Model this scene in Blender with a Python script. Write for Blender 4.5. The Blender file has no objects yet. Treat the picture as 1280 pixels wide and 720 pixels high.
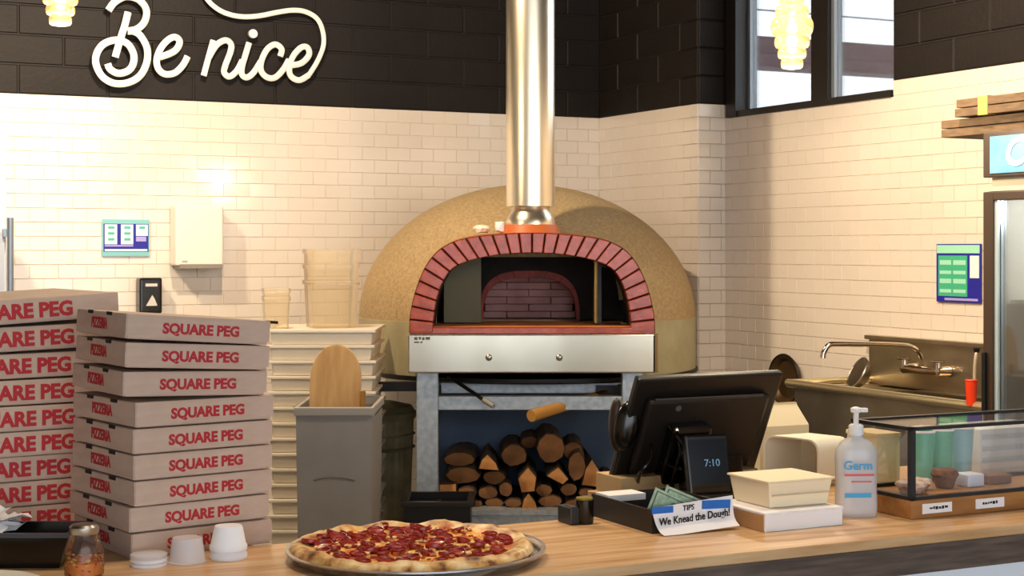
import bpy, bmesh, math, random
from mathutils import Vector, Matrix, noise
random.seed(7)
PI = math.pi
SC = bpy.context.scene
COL = SC.collection

# ------------------------------------------------------------------ camera, world, lights, exposure
F, HOR, CAMZ = 1993.0, 312.0, 1.53
cd = bpy.data.cameras.new('camera'); cam = bpy.data.objects.new('camera', cd); COL.objects.link(cam)
cam.location = (0, 0, CAMZ); cam.rotation_euler = (PI/2, 0, 0)
cd.sensor_width = 36; cd.lens = 36*F/1280; cd.shift_x = 0; cd.shift_y = (HOR-360)/1280; cd.clip_start = .05
SC.camera = cam
wd = bpy.data.worlds.new('sky'); SC.world = wd; wd.use_nodes = True
bg = wd.node_tree.nodes['Background']; bg.inputs[0].default_value = (.86, .93, 1.0, 1); bg.inputs[1].default_value = 3.0
SC.view_settings.view_transform = 'Standard'; SC.view_settings.look = 'None'
SC.view_settings.gamma = 1; SC.view_settings.exposure = .4
WARM = (1.0, .80, .56)
def lamp(name, kind, loc, energy, color=WARM, target=None, **kw):
    l = bpy.data.lights.new(name, kind); l.energy = energy; l.color = color
    for k, v in kw.items(): setattr(l, k, v)
    o = bpy.data.objects.new(name, l); COL.objects.link(o); o.location = loc
    if target: o.rotation_euler = (Vector(target)-Vector(loc)).to_track_quat('-Z', 'Y').to_euler()
    return o
lamp('kitchen_spot', 'SPOT', (-.98, 5.75, 3.2), 150, target=(-.3, 7.0, .6), spot_size=2.7, spot_blend=.25, shadow_soft_size=.04)
lamp('left_wall_spot', 'SPOT', (-2.3, 5.55, 3.3), 215, target=(-2.15, 7.05, 1.5), spot_size=1.25, spot_blend=1.0, shadow_soft_size=.05)
lamp('sink_spot', 'SPOT', (.75, 4.5, 3.3), 235, target=(2.05, 5.75, 1.5), spot_size=1.35, spot_blend=.6, shadow_soft_size=.06)
lamp('counter_spot', 'SPOT', (-.5, 3.3, 3.3), 75, color=(1, .82, .6), target=(-.2, 3.2, .9), spot_size=1.7, spot_blend=.8, shadow_soft_size=.1)
lamp('counter_spot', 'SPOT', (1.0, 3.9, 3.3), 75, color=(1, .82, .6), target=(.9, 3.8, .9), spot_size=1.7, spot_blend=.8, shadow_soft_size=.1)

# ------------------------------------------------------------------ helpers
PHI = math.atan2(.445, .896)
def R(d): return d*PI/180
def P(px, py, Y): return Vector(((px-640)/F*Y, Y, CAMZ-(py-HOR)/F*Y))
def lin(h):
    h = h.lstrip('#'); v = [int(h[i:i+2], 16)/255 for i in (0, 2, 4)]
    return tuple(x/12.92 if x <= .04045 else ((x+.055)/1.055)**2.4 for x in v)+(1,)
MATS = {}
def mat(name, color, rough=.5, metal=0, color2=None, scale=8, stretch=(1, 1, 1), bump=0, bscale=None, coat=0, trans=0, emit=None, estr=0, detail=4, lo=.35, hi=.65, rotz=0, ior=None, spec=None):
    if name in MATS: return MATS[name]
    m = bpy.data.materials.new(name); m.use_nodes = True; nt = m.node_tree; b = nt.nodes['Principled BSDF']
    c1 = lin(color); b.inputs['Base Color'].default_value = c1
    b.inputs['Roughness'].default_value = rough; b.inputs['Metallic'].default_value = metal
    b.inputs['Coat Weight'].default_value = coat; b.inputs['Coat Roughness'].default_value = .08
    b.inputs['Transmission Weight'].default_value = trans
    if ior: b.inputs['IOR'].default_value = ior
    if spec is not None: b.inputs['Specular IOR Level'].default_value = spec
    if emit: b.inputs['Emission Color'].default_value = lin(emit); b.inputs['Emission Strength'].default_value = estr
    if color2 or bump:
        tc = nt.nodes.new('ShaderNodeTexCoord'); mp = nt.nodes.new('ShaderNodeMapping')
        mp.inputs['Scale'].default_value = stretch; mp.inputs['Rotation'].default_value = (0, 0, rotz)
        nt.links.new(tc.outputs['Object'], mp.inputs[0])
    if color2:
        n = nt.nodes.new('ShaderNodeTexNoise'); n.inputs['Scale'].default_value = scale; n.inputs['Detail'].default_value = detail
        nt.links.new(mp.outputs[0], n.inputs['Vector'])
        r = nt.nodes.new('ShaderNodeValToRGB'); r.color_ramp.elements[0].position = lo; r.color_ramp.elements[1].position = hi
        r.color_ramp.elements[0].color = c1; r.color_ramp.elements[1].color = lin(color2)
        nt.links.new(n.outputs['Fac'], r.inputs[0]); nt.links.new(r.outputs[0], b.inputs['Base Color'])
    if bump:
        n2 = nt.nodes.new('ShaderNodeTexNoise'); n2.inputs['Scale'].default_value = bscale or scale; n2.inputs['Detail'].default_value = 5
        nt.links.new(mp.outputs[0], n2.inputs['Vector'])
        bp = nt.nodes.new('ShaderNodeBump'); bp.inputs['Strength'].default_value = bump; bp.inputs['Distance'].default_value = .01
        nt.links.new(n2.outputs['Fac'], bp.inputs['Height']); nt.links.new(bp.outputs[0], b.inputs['Normal'])
    MATS[name] = m; return m
def glass(name, tint='#ffffff', haze=.0, hazecol='#ffffff', refl=1.0, rough=.02):
    """thin clear sheet: transparent with a fresnel gloss and a little cloudiness"""
    if name in MATS: return MATS[name]
    m = bpy.data.materials.new(name); m.use_nodes = True; nt = m.node_tree; nt.nodes.clear()
    out = nt.nodes.new('ShaderNodeOutputMaterial'); t = nt.nodes.new('ShaderNodeBsdfTransparent'); t.inputs[0].default_value = lin(tint)
    d = nt.nodes.new('ShaderNodeBsdfDiffuse'); d.inputs[0].default_value = lin(hazecol)
    g = nt.nodes.new('ShaderNodeBsdfGlossy'); g.inputs['Roughness'].default_value = rough
    m1 = nt.nodes.new('ShaderNodeMixShader'); m1.inputs[0].default_value = haze
    nt.links.new(t.outputs[0], m1.inputs[1]); nt.links.new(d.outputs[0], m1.inputs[2])
    fr = nt.nodes.new('ShaderNodeFresnel'); fr.inputs[0].default_value = 1.45
    mu = nt.nodes.new('ShaderNodeMath'); mu.operation = 'MULTIPLY'; mu.inputs[1].default_value = refl
    nt.links.new(fr.outputs[0], mu.inputs[0])
    m2 = nt.nodes.new('ShaderNodeMixShader'); nt.links.new(mu.outputs[0], m2.inputs[0])
    nt.links.new(m1.outputs[0], m2.inputs[1]); nt.links.new(g.outputs[0], m2.inputs[2]); nt.links.new(m2.outputs[0], out.inputs[0])
    MATS[name] = m; return m

class MB:
    def __init__(s): s.v = []; s.f = []; s.m = []; s.s = []
    def add(s, vs, fs, mi=0, smooth=False, M=None):
        n = len(s.v)
        for v in vs:
            v = Vector(v); s.v.append(M @ v if M else v)
        for f in fs:
            s.f.append([i+n for i in f]); s.m.append(mi); s.s.append(smooth)
        return s
    def box(s, x0, x1, y0, y1, z0, z1, mi=0, M=None, taper=0):
        t = taper
        vs = [(x0+t, y0+t, z0), (x1-t, y0+t, z0), (x1-t, y1-t, z0), (x0+t, y1-t, z0), (x0, y0, z1), (x1, y0, z1), (x1, y1, z1), (x0, y1, z1)]
        return s.add(vs, [(3, 2, 1, 0), (4, 5, 6, 7), (0, 1, 5, 4), (1, 2, 6, 5), (2, 3, 7, 6), (3, 0, 4, 7)], mi, False, M)
    def lathe(s, prof, n=32, mi=0, M=None, smooth=True, cap0=True, cap1=True, sx=1, sy=1):
        vs = []; fs = []
        for r, z in prof:
            for k in range(n):
                a = 2*PI*k/n; vs.append((r*math.cos(a)*sx, r*math.sin(a)*sy, z))
        for j in range(len(prof)-1):
            for k in range(n):
                fs.append((j*n+k, j*n+(k+1) % n, (j+1)*n+(k+1) % n, (j+1)*n+k))
        s.add(vs, fs, mi, smooth, M)
        if cap0 and prof[0][0] > 1e-5: s.add(vs[:n], [tuple(reversed(range(n)))], mi, False, M)
        if cap1 and prof[-1][0] > 1e-5: s.add(vs[-n:], [tuple(range(n))], mi, False, M)
        return s
    def cyl(s, p0, p1, r0, r1=None, n=16, mi=0):
        p0 = Vector(p0); p1 = Vector(p1); d = p1-p0
        M = Matrix.Translation(p0) @ d.to_track_quat('Z', 'Y').to_matrix().to_4x4()
        return s.lathe([(r0, 0), (r0 if r1 is None else r1, d.length)], n, mi, M)
    def prism(s, poly, a0, a1, axis='z', mi=0, M=None, smooth=False):
        n = len(poly)
        def pt(p, a): return (p[0], p[1], a) if axis == 'z' else (p[0], a, p[1])
        vs = [pt(p, a0) for p in poly]+[pt(p, a1) for p in poly]
        fs = [tuple(range(n)), tuple(range(2*n-1, n-1, -1))]
        s.add(vs, fs, mi, False, M)
        return s.add(vs, [(i, i+n, (i+1) % n+n, (i+1) % n) for i in range(n)], mi, smooth, M)
    def tube(s, pts, r, n=10, mi=0, flat=None, closed=False):
        """round (or flattened, along vector flat) tube through points"""
        pts = [Vector(p) for p in pts]; N = len(pts); rings = []
        up = None
        for i, p in enumerate(pts):
            d = (pts[min(i+1, N-1)]-pts[max(i-1, 0)]).normalized()
            if up is None:
                up = d.orthogonal().normalized()
            up = (up-d*up.dot(d)).normalized(); si = d.cross(up)
            rr = r[i] if isinstance(r, (list, tuple)) else r
            ring = []
            for k in range(n):
                a = 2*PI*k/n; o = (up*math.cos(a)+si*math.sin(a))*rr
                if flat: o = o-flat*o.dot(flat)*.45
                ring.append(p+o)
            rings += ring
        fs = []
        for i in range(N-1):
            for k in range(n):
                fs.append((i*n+k, i*n+(k+1) % n, (i+1)*n+(k+1) % n, (i+1)*n+k))
        s.add(rings, fs, mi, True)
        s.add(rings[:n], [tuple(reversed(range(n)))], mi); s.add(rings[-n:], [tuple(range(n))], mi)
        return s
    def mesh(s, name, mats, bevel=0, seg=2):
        me = bpy.data.meshes.new(name); me.from_pydata([tuple(v) for v in s.v], [], s.f)
        if not isinstance(mats, (list, tuple)): mats = [mats]
        for m in mats: me.materials.append(m)
        for p, mi, sm in zip(me.polygons, s.m, s.s): p.material_index = mi; p.use_smooth = sm
        bm = bmesh.new(); bm.from_mesh(me)
        bmesh.ops.remove_doubles(bm, verts=bm.verts, dist=1e-5)
        bmesh.ops.recalc_face_normals(bm, faces=bm.faces)
        if bevel:
            es = [e for e in bm.edges if len(e.link_faces) == 2 and e.calc_face_angle(0) > .6]
            bmesh.ops.bevel(bm, geom=es, offset=bevel, segments=seg, affect='EDGES', profile=.6, clamp_overlap=True)
        for e in bm.edges:
            if len(e.link_faces) == 2 and e.calc_face_angle(0) > .7: e.smooth = False
        bm.to_mesh(me); bm.free()
        return me
    def build(s, name, mats, parent=None, loc=(0, 0, 0), rz=0, bevel=0, seg=2):
        return link(name, s.mesh(name, mats, bevel, seg), parent, loc, rz)
def link(name, me, parent=None, loc=(0, 0, 0), rz=0):
    o = bpy.data.objects.new(name, me); COL.objects.link(o); o.location = loc; o.rotation_euler = (0, 0, rz)
    if parent: o.parent = parent
    return o
def tag(o, label=None, cat=None, group=None, kind=None):
    if label: o['label'] = label
    if cat: o['category'] = cat
    if group: o['group'] = group
    if kind: o['kind'] = kind
    return o
def thing(name, label, cat, loc=(0, 0, 0), rz=0, group=None, kind=None):
    o = bpy.data.objects.new(name, None); COL.objects.link(o); o.empty_display_size = .05
    o.location = loc; o.rotation_euler = (0, 0, rz)
    return tag(o, label, cat, group, kind)
def dup(root, loc=None, rot=None, label=None):
    r = root.copy(); COL.objects.link(r)
    if loc is not None: r.location = loc
    if rot is not None: r.rotation_euler = rot
    if label: r['label'] = label
    for ch in list(root.children):
        c = ch.copy(); COL.objects.link(c); c.parent = r
        for g in list(ch.children):
            d = g.copy(); COL.objects.link(d); d.parent = c
    return r
def smoothpath(pts, sub=6, closed=False):
    pts = [Vector(p) for p in pts]; out = []; n = len(pts)
    for i in range(n-1):
        p0 = pts[max(i-1, 0)]; p1 = pts[i]; p2 = pts[i+1]; p3 = pts[min(i+2, n-1)]
        for k in range(sub):
            t = k/sub
            out.append(.5*((2*p1)+(p2-p0)*t+(2*p0-5*p1+4*p2-p3)*t*t+(3*p1-p0-3*p2+p3)*t**3))
    out.append(pts[-1]); return out
TXT = {}
def text_mesh(s, size, material, bold=0, extrude=.0004, sx=1, shear=0):
    key = (s, size, material.name, bold, sx, shear)
    if key in TXT: return TXT[key]
    c = bpy.data.curves.new('lettering', 'FONT'); c.body = s; c.size = size; c.align_x = 'CENTER'; c.align_y = 'CENTER'
    c.offset = bold; c.extrude = extrude; c.shear = shear; c.resolution_u = 3
    o = bpy.data.objects.new('lettering', c); COL.objects.link(o)
    me = bpy.data.meshes.new_from_object(o.evaluated_get(bpy.context.evaluated_depsgraph_get()))
    bpy.data.objects.remove(o); bpy.data.curves.remove(c)
    if sx != 1:
        for v in me.vertices: v.co.x *= sx
    me.materials.clear(); me.materials.append(material); me.name = 'lettering'
    TXT[key] = me; return me
def put_text(name, me, parent, loc, rot):
    o = bpy.data.objects.new(name, me); COL.objects.link(o); o.parent = parent; o.location = loc; o.rotation_euler = rot; return o

# ------------------------------------------------------------------ materials
TILE = mat('glazed_tile', '#e2d6c9', .12, coat=.4)
GROUT = mat('grout', '#ddd1c3', .7)
BLACKB = mat('black_painted_brick', '#1b130f', .6, color2='#150f0c', spec=.3, scale=5, bump=.15, bscale=60)
BLACKG = mat('black_mortar', '#140e0b', .7)
PLASTER = mat('cream_plaster', '#e6dccb', .8)
STEEL = mat('brushed_steel', '#c9c6bf', .3, 1, color2='#b3afa6', scale=3, stretch=(1, 1, 12))
PIPE = mat('polished_pipe_steel', '#e8dcc4', .3, 1)
GALV = mat('galvanized_steel', '#bcc4cb', .42, .6, color2='#a2abb4', scale=40)
DARKMET = mat('dark_steel', '#2a2826', .45, .7)
BLACKP = mat('black_plastic', '#15120f', .38)
BLACKG2 = mat('gloss_black_plastic', '#100d0b', .2)
WHITEP = mat('white_plastic', '#e9e2d6', .4)
CREAMP = mat('cream_plastic', '#efe3c9', .45)
GREYP = mat('grey_plastic', '#9d9791', .5, color2='#958f89', scale=6)
CARD = mat('corrugated_cardboard', '#c9b1a0', .85, color2='#c0a693', scale=14, stretch=(1, 1, 4))
CARDB = mat('brown_cardboard', '#b98d5e', .85, color2='#a87b4c', scale=14)
RED = mat('red_print', '#b0222a', .7)
DARKSLOT = mat('dark_slot', '#1c130e', .9)
OAK = mat('counter_oak', '#dcb688', .4, color2='#bd8c59', scale=3, stretch=(1.2, 14, 14), detail=6, bump=.05, bscale=4, coat=.15)
RUSTIC = mat('weathered_fascia_wood', '#6b5a4e', .8, color2='#4a3c34', scale=4, stretch=(1.5, 10, 16), detail=6, bump=.5, bscale=6)
PINE = mat('pale_wood', '#d9ad70', .55, color2='#c4955a', scale=4, stretch=(8, 8, 1.2))
BRICKR = mat('red_glazed_brick', '#ab4a34', .28, color2='#8f3726', scale=25, bump=.15, bscale=80, coat=.25)
STUCCO = mat('dome_stucco', '#bfa377', .85, color2='#a88d63', scale=75, bump=.5, bscale=200)
BANDM = mat('dome_band_stucco', '#b4aa84', .5, color2='#a59a76', scale=8)
TERRA = mat('terracotta', '#b8683c', .7, color2='#a55a32', scale=12)
SOOT = mat('sooty_brick', '#221a15', .85, color2='#110c0a', scale=9)
COPPER = mat('copper_collar', '#c9713a', .35, .8)
WHITEC = mat('cream_sign', '#f3ece4', .45)
NAVY = mat('blue_grey_panel', '#566a86', .7, color2='#4b5e78', scale=4)
BARK = mat('log_bark', '#4d3826', .95, color2='#2e2117', scale=14, stretch=(1, .2, 1), bump=.8, bscale=30)
CUT = mat('log_cut_wood', '#d6985a', .8, color2='#a96c35', scale=12)
CUTD = mat('log_old_cut_wood', '#8f6038', .85, color2='#6e4828', scale=12)
CLEAR = glass('clear_glass', haze=.015, refl=.8)
CASEG = glass('case_glass', haze=0, refl=.4)
CLEARP = glass('clear_container_plastic', '#fbf3e2', haze=.17, hazecol='#efdfc0', refl=.7, rough=.15)
PAPER = mat('white_paper', '#eeeaea', .8)
BLUET = mat('blue_tape', '#1767c0', .6)
INK = mat('black_ink', '#17140f', .8)

# ------------------------------------------------------------------ setting: walls, floor, ceiling, window
TOPZ, TILEZ = 3.75, 2.23
D1 = Vector((.896, .445, 0)).normalized(); D2 = Vector((-D1.y, D1.x, 0))
CORNER = Vector((.4675, 8.5, 0)); JUT = CORNER-D2*.957; R0 = JUT+D1*.155
def wall(name, origin, rz, x0, x1, hole=None, thick=.15, nparts=300, mask=None):
    """front face at local y=0 (the room is at -y); white tile below TILEZ, black painted brick above"""
    w = MB(); bands = [(0, TILEZ, 0), (TILEZ, TOPZ, 1)]
    for z0, z1, mi in bands:
        if hole:
            hx0, hx1, hz0, hz1 = hole
            if x0 < hx0: w.box(x0, hx0, 0, thick, z0, z1, mi)
            if hx1 < x1: w.box(hx1, x1, 0, thick, z0, z1, mi)
            if z0 < hz0: w.box(hx0, hx1, 0, thick, z0, min(z1, hz0), mi)
            if z1 > hz1: w.box(hx0, hx1, 0, thick, max(z0, hz1), z1, mi)
        else: w.box(x0, x1, 0, thick, z0, z1, mi)
    o = w.build(name, [GROUT, BLACKG], None, origin, rz); tag(o, kind='structure')
    Mw = Matrix.Translation(origin) @ Matrix.Rotation(rz, 4, 'Z')
    for kind, pl, ph, j, dep, za, zb, m in (('tile', .128, .064, .0016, .0045, 0, TILEZ, TILE), ('brick', .40, .1345, .004, .006, TILEZ, TOPZ, BLACKB)):
        cells = []
        nrow = math.ceil((zb-za)/ph)
        for r in range(nrow):
            c1 = zb-r*ph if kind == 'tile' else za+(r+1)*ph
            c0 = max(c1-ph, za); c1 = min(c1, zb)
            x = x1 if kind == 'tile' else x0
            xs = x0-(pl/2 if r % 2 else 0); k = 0
            while xs+k*pl < x1-1e-4:
                a, b = max(xs+k*pl, x0), min(xs+(k+1)*pl, x1); k += 1
                cl = [(a, b, c0, c1)]
                if hole and a < hx1 and b > hx0 and c0 < hz1 and c1 > hz0:
                    cl = []
                    if b > hx1+.01: cl.append((hx1, b, c0, c1))
                    if a < hx0-.01: cl.append((a, hx0, c0, c1))
                    if c0 < hz0-.01: cl.append((max(a, hx0), min(b, hx1), c0, hz0))
                    if c1 > hz1+.01: cl.append((max(a, hx0), min(b, hx1), hz1, c1))
                cells += [q for q in cl if q[1]-q[0] > .012 and q[3]-q[2] > .012]
        scored = []
        for q in cells:
            p = Mw @ Vector(((q[0]+q[1])/2, 0, (q[2]+q[3])/2))
            s = 0
            if p.y > .5:
                px = 640+p.x/p.y*F; py = HOR-(p.z-CAMZ)/p.y*F
                if -15 < px < 1295 and -25 < py < 480:
                    s = 10-p.y
                    if 470 < px < 850 and py > 270: s = .05
                    if px < 350 and py > 390: s = .05
            scored.append((s, q))
        scored.sort(key=lambda e: -e[0])
        cache = {}; rest = MB(); n = 0
        for s, (a, b, c0, c1) in scored:
            W, H = b-a-j, c1-c0-j; cx, cz = (a+b)/2, (c0+c1)/2; e = .0014 if kind == 'tile' else .005
            vs = [(-W/2, 0, -H/2), (W/2, 0, -H/2), (W/2, 0, H/2), (-W/2, 0, H/2),
                  (-W/2+e, -dep, -H/2+e), (W/2-e, -dep, -H/2+e), (W/2-e, -dep, H/2-e), (-W/2+e, -dep, H/2-e)]
            fs = [(4, 5, 6, 7), (0, 1, 5, 4), (1, 2, 6, 5), (2, 3, 7, 6), (3, 0, 4, 7)]
            tilt = (random.gauss(0, .006), 0, random.gauss(0, .006)) if kind == 'tile' else (random.gauss(0, .004), 0, random.gauss(0, .004))
            if s > 0 and n < nparts:
                key = (round(W, 4), round(H, 4))
                if key not in cache: cache[key] = MB().add(vs, fs).mesh(kind, m)
                t = link(kind, cache[key], o, (cx, .001, cz)); t.rotation_euler = tilt; n += 1
            else:
                rest.add(vs, fs, 0, False, Matrix.Translation((cx, .001, cz)))
        if rest.v: tag(rest.build('tile_field' if kind == 'tile' else 'brick_field', m, o), kind='stuff')
    return o
WIN = (.03, 1.235, 2.163, 3.3)
wall('wall_back', CORNER, PHI, -8.2, 0)
wall('wall_corner', CORNER, PHI-PI/2, 0, .957)
wall('wall_step', JUT, PHI, 0, .155)
wall('wall_right', R0, PHI-PI/2, 0, 11.5, hole=WIN)
def rw(s, d=0, z=0): return R0-D2*s-D1*d+Vector((0, 0, z))      # a point s along the right wall, d out from it
def bw(px, py, d=0):                                             # point on the back wall seen at a pixel -> local x, z
    k = (px-640)/F; t = (CORNER.x-k*CORNER.y)/(D1.x-k*D1.y); Y = CORNER.y-D1.y*t
    return -t, CAMZ-(py-HOR)/F*Y
def rwl(px, py):
    k = (px-640)/F; s = (k*R0.y-R0.x)/(-D2.x+k*D2.y); Y = R0.y-D2.y*s
    return s, CAMZ-(py-HOR)/F*Y
fl = MB().box(-9, 9, -6, 11, -.1, 0).build('floor', mat('concrete_floor', '#6f675e', .5, color2='#7d746a', scale=2)); tag(fl, kind='structure')
LB = CORNER-D1*8.2
wl = MB().box(0, 12, -.15, 0, 0, TOPZ).build('wall_left', PLASTER, None, LB, PHI-PI/2); tag(wl, kind='structure')
ce = MB(); pts = [CORNER+D1*.8+D2*.2, LB+D2*.2-D1*.15, LB-D2*12-D1*.15, LB-D2*12+D1*9.2]
ce.prism([(p.x, p.y) for p in pts], TOPZ, TOPZ+.12); tag(ce.build('ceiling', mat('dark_low_bounce_ceiling', '#2b2623', .8)), kind='structure')  # unseen ceiling, coloured dark to cut bounced light in the room
# window: frame, sashes, panes
FRAME = mat('black_window_frame', '#1b1512', .4); ALU = mat('window_seal_grey', '#8d9296', .4, .5)
win = thing('window_1', None, None, R0, PHI-PI/2, kind='structure')
hx0, hx1, hz0, hz1 = WIN
f = MB()
f.box(hx0, hx0+.085, -.02, .1, hz0, hz1); f.box(hx1-.05, hx1, .05, .12, hz0, hz1)
f.box(hx0, hx1-.008, -.012, .12, hz0, hz0+.03); f.box(hx0, hx1, .02, .12, hz1-.05, hz1)
xm = rwl(1019, 80)[0]
f.box(xm-.07, xm+.05, .03, .11, hz0, hz1)
f.build('window_frame', FRAME, win)
for a, b in ((hx0+.085, xm-.07), (xm+.05, hx1-.05)):
    s_ = MB(); s_.box(a, a+.02, .05, .09, hz0+.03, hz1-.05); s_.build('sash_bead', ALU, win)
    MB().box(a+.02, b, .066, .072, hz0+.03, hz1-.05).build('pane', CLEAR, win)
# outside: timber beam and cable beyond the window
beam = MB().box(-1.5, 6, -.1, .1, -.095, .095).build('timber_beam', mat('purple_brown_timber', '#7d6468', .8, color2='#66504f', scale=5, stretch=(1, 8, 8)), None, P(922, 65, 10), PHI)
tag(beam, 'weathered purple-brown timber beam crossing the sky outside the window', 'beam')
for py0, dz in ((10, 0),):
    p = P(922, py0, 10.6); q = p+D1*6; p = p-D1*1.5
    tag(MB().cyl(p, q, .006, n=6).build('overhead_cable', mat('cable_grey', '#9aa0a8', .6)), 'thin grey overhead cable above the timber beam outside the window', 'cable')

# ------------------------------------------------------------------ wall sign: Be nice
so = thing('wall_sign', 'white script sign reading Be nice with a long swash, on the black brick wall', 'sign', CORNER, PHI)
STROKES = [
 ('letter', 9, [[(132.5, 15), (140, 5), (153, -2), (167, 0), (176.7, 8), (180, 18), (176.7, 30), (168, 38), (157, 40.5), (164, 41), (172, 46), (180, 60), (181, 75), (176, 90), (167, 100), (153, 105.5), (138, 105), (125, 97), (117.5, 83), (117.5, 70), (125, 58), (136.7, 52.5), (148, 52.5), (158, 58), (164, 70), (163, 82), (156.7, 90), (145, 93), (135, 88), (131.7, 81)],
   [(157, 17), (153, 33), (147, 52), (141, 73)]]),
 ('letter', 8.6, [[(196, 73), (210, 68), (218, 62), (221, 53), (215, 48), (206, 52), (197, 63), (192.5, 77), (195, 88), (203, 94), (215, 92.5), (225, 83), (231, 72)]]),
 ('letter', 8, [[(263, 52), (258, 70), (251, 96)], [(257, 74), (267, 58), (278, 52), (285, 57), (284, 67), (278, 83), (276.5, 92), (283, 97), (292, 90), (299, 77)]]),
 ('letter', 8, [[(307.5, 55), (303, 70), (298.5, 86), (299, 95), (305, 98), (313, 92), (322, 78)], 'dot']),
 ('letter', 8, [[(346, 72), (348, 63), (340, 57), (330, 63), (323, 77), (322.5, 90), (330, 98), (340, 98), (350, 88), (357, 76)]]),
 ('letter', 8, [[(360, 83), (373, 80), (382, 70), (380, 61), (372, 61), (362, 72), (357.5, 87), (360, 97), (370, 101.5), (382, 95)]]),
 ('swash', 6.6, [[(382, 95), (393, 77), (400, 58), (399, 40), (392, 25), (378, 16.5), (362, 14.5), (343, 17), (320, 21.5), (298, 22.5), (278, 18), (263, 9), (253, -3), (250, -18), (256, -34)]]),
]
for nm, wpx, lines in STROKES:
    b = MB()
    for ln in lines:
        if ln == 'dot':
            x, z = bw(311.7, 44); b.lathe([(0, -.014), (.0195, -.014), (.021, -.01), (.021, .014)], 20, 0, Matrix.Translation((x, -.05, z)) @ Matrix.Rotation(PI/2, 4, 'X')); continue
        pp = [Vector((bw(*q)[0], -.05, bw(*q)[1])) for q in ln]
        b.tube(smoothpath(pp, 6), wpx*.00372/2, 10, flat=Vector((0, 1, 0)))
    b.build(nm, WHITEC, so)
b = MB()
for px, py in ((160, 41), (125, 58), (215, 92), (258, 70), (300, 84), (330, 98), (370, 101), (399, 40), (320, 21.5)):
    x, z = bw(px, py); b.cyl((x, -.05, z), (x, .0, z), .006, n=8)
b.build('standoff', mat('black_standoff', '#191412', .5), so)

# ------------------------------------------------------------------ pendant lamps
GLOW = mat('amber_ribbed_glass', '#ffd699', .1, trans=.6, emit='#ffc06a', estr=.9)
BULB = mat('lit_bulb', '#fff2d0', .3, emit='#ffe2a8', estr=14)
def pendant(px, ybot, Y, label):
    p = P(px, ybot, Y); k = Y/F
    t = thing('pendant_lamp', label, 'lamp', p, 0, 'ribbed glass pendant lamps')
    prof = [(.006, 0), (10*k, .004)]
    tiers = [(14, 12), (18, 13), (22, 16), (26.5, 22), (21, 15), (15, 13), (9, 10)]; z = .004
    for rp, hp in tiers:
        h = hp*k; r = rp*k
        for q in range(7):
            a = PI*q/6; prof.append((r*(.8+.2*math.sin(a)), z+h*(.5-.5*math.cos(a))))
        z += h
    prof += [(.02, z)]
    MB().lathe(prof, 32, 0, cap0=True, cap1=False).build('glass_shade', GLOW, t)
    MB().lathe([(0.001, .05), (.018, .06), (.027, .09), (.024, .12), (.014, .15), (.012, .18)], 20).build('bulb', BULB, t)
    MB().lathe([(.022, z-.01), (.024, z+.03), (.01, z+.045), (.004, z+.05)], 20).build('cap', mat('brass_cap', '#9a7a42', .3, 1), t)
    MB().cyl((0, 0, z+.04), (0, 0, TOPZ-p.z), .003, n=8).build('cord', BLACKP, t)
    lamp('pendant_bulb', 'POINT', p+Vector((0, 0, -.07)), 22, shadow_soft_size=.05)
pendant(75.5, 33, 5.1, 'ribbed amber glass pendant lamp hanging before the black brick left of the script sign')
pendant(990, 87, 5.1, 'ribbed glass pendant lamp hanging in front of the window')

# ------------------------------------------------------------------ pizza oven
OX, OY = .082, 6.5; k = OY/F
oven = thing('pizza_oven', 'domed stucco pizza oven with red brick arch on a galvanized stand', 'oven', (OX, OY, 0))
A0, B0, EXP = 153*k, 124.5*k, 2.7
HZ = CAMZ-(416-HOR)*k                                     # springing height of the arch
def arch(a, b, n=120, e=EXP):
    ps = []
    for i in range(n+1):
        th = PI*i/n; c, s = math.cos(th), math.sin(th)
        ps.append((-a*math.copysign(abs(c)**(2/e), c), b*abs(s)**(2/e)))
    return ps
def resample(ps, n):
    L = [0]
    for i in range(1, len(ps)): L.append(L[-1]+math.dist(ps[i-1], ps[i]))
    out = []; j = 0
    for q in range(n+1):
        d = L[-1]*q/n
        while j < len(L)-2 and L[j+1] < d: j += 1
        t = (d-L[j])/max(L[j+1]-L[j], 1e-9); out.append((ps[j][0]+(ps[j+1][0]-ps[j][0])*t, ps[j][1]+(ps[j+1][1]-ps[j][1])*t))
    return out
BT = 27*k
NB = 28
def profile(half):
    h = [(x*k, z*k) for x, z in half]
    full = [(-x, 0, z) for x, z in h]+[(x, 0, z) for x, z in reversed(h[:-1])]
    return [(p.x, p.z) for p in smoothpath(full, 10)]
outer = resample(profile([(153, 0), (152, 21), (147.5, 44), (140, 67), (130, 87), (116, 103), (97, 113.5), (75, 119), (48, 122), (20, 124), (0, 124.3)]), NB*4)
inner = resample(profile([(124, 0), (122.5, 23), (118, 46), (111, 65), (101, 79), (85, 88), (60, 94.5), (32, 98.5), (0, 100)]), NB*4)
def inside_arch(x, z):
    z -= HZ
    if z < 0: return abs(x) < 120*k
    best = min(inner, key=lambda q: abs(q[1]-z)); return z < 99*k and abs(x) < abs(best[0])+.01
DY = Vector((.07-OX, 7.42-OY, 0)); RD = .778
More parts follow.
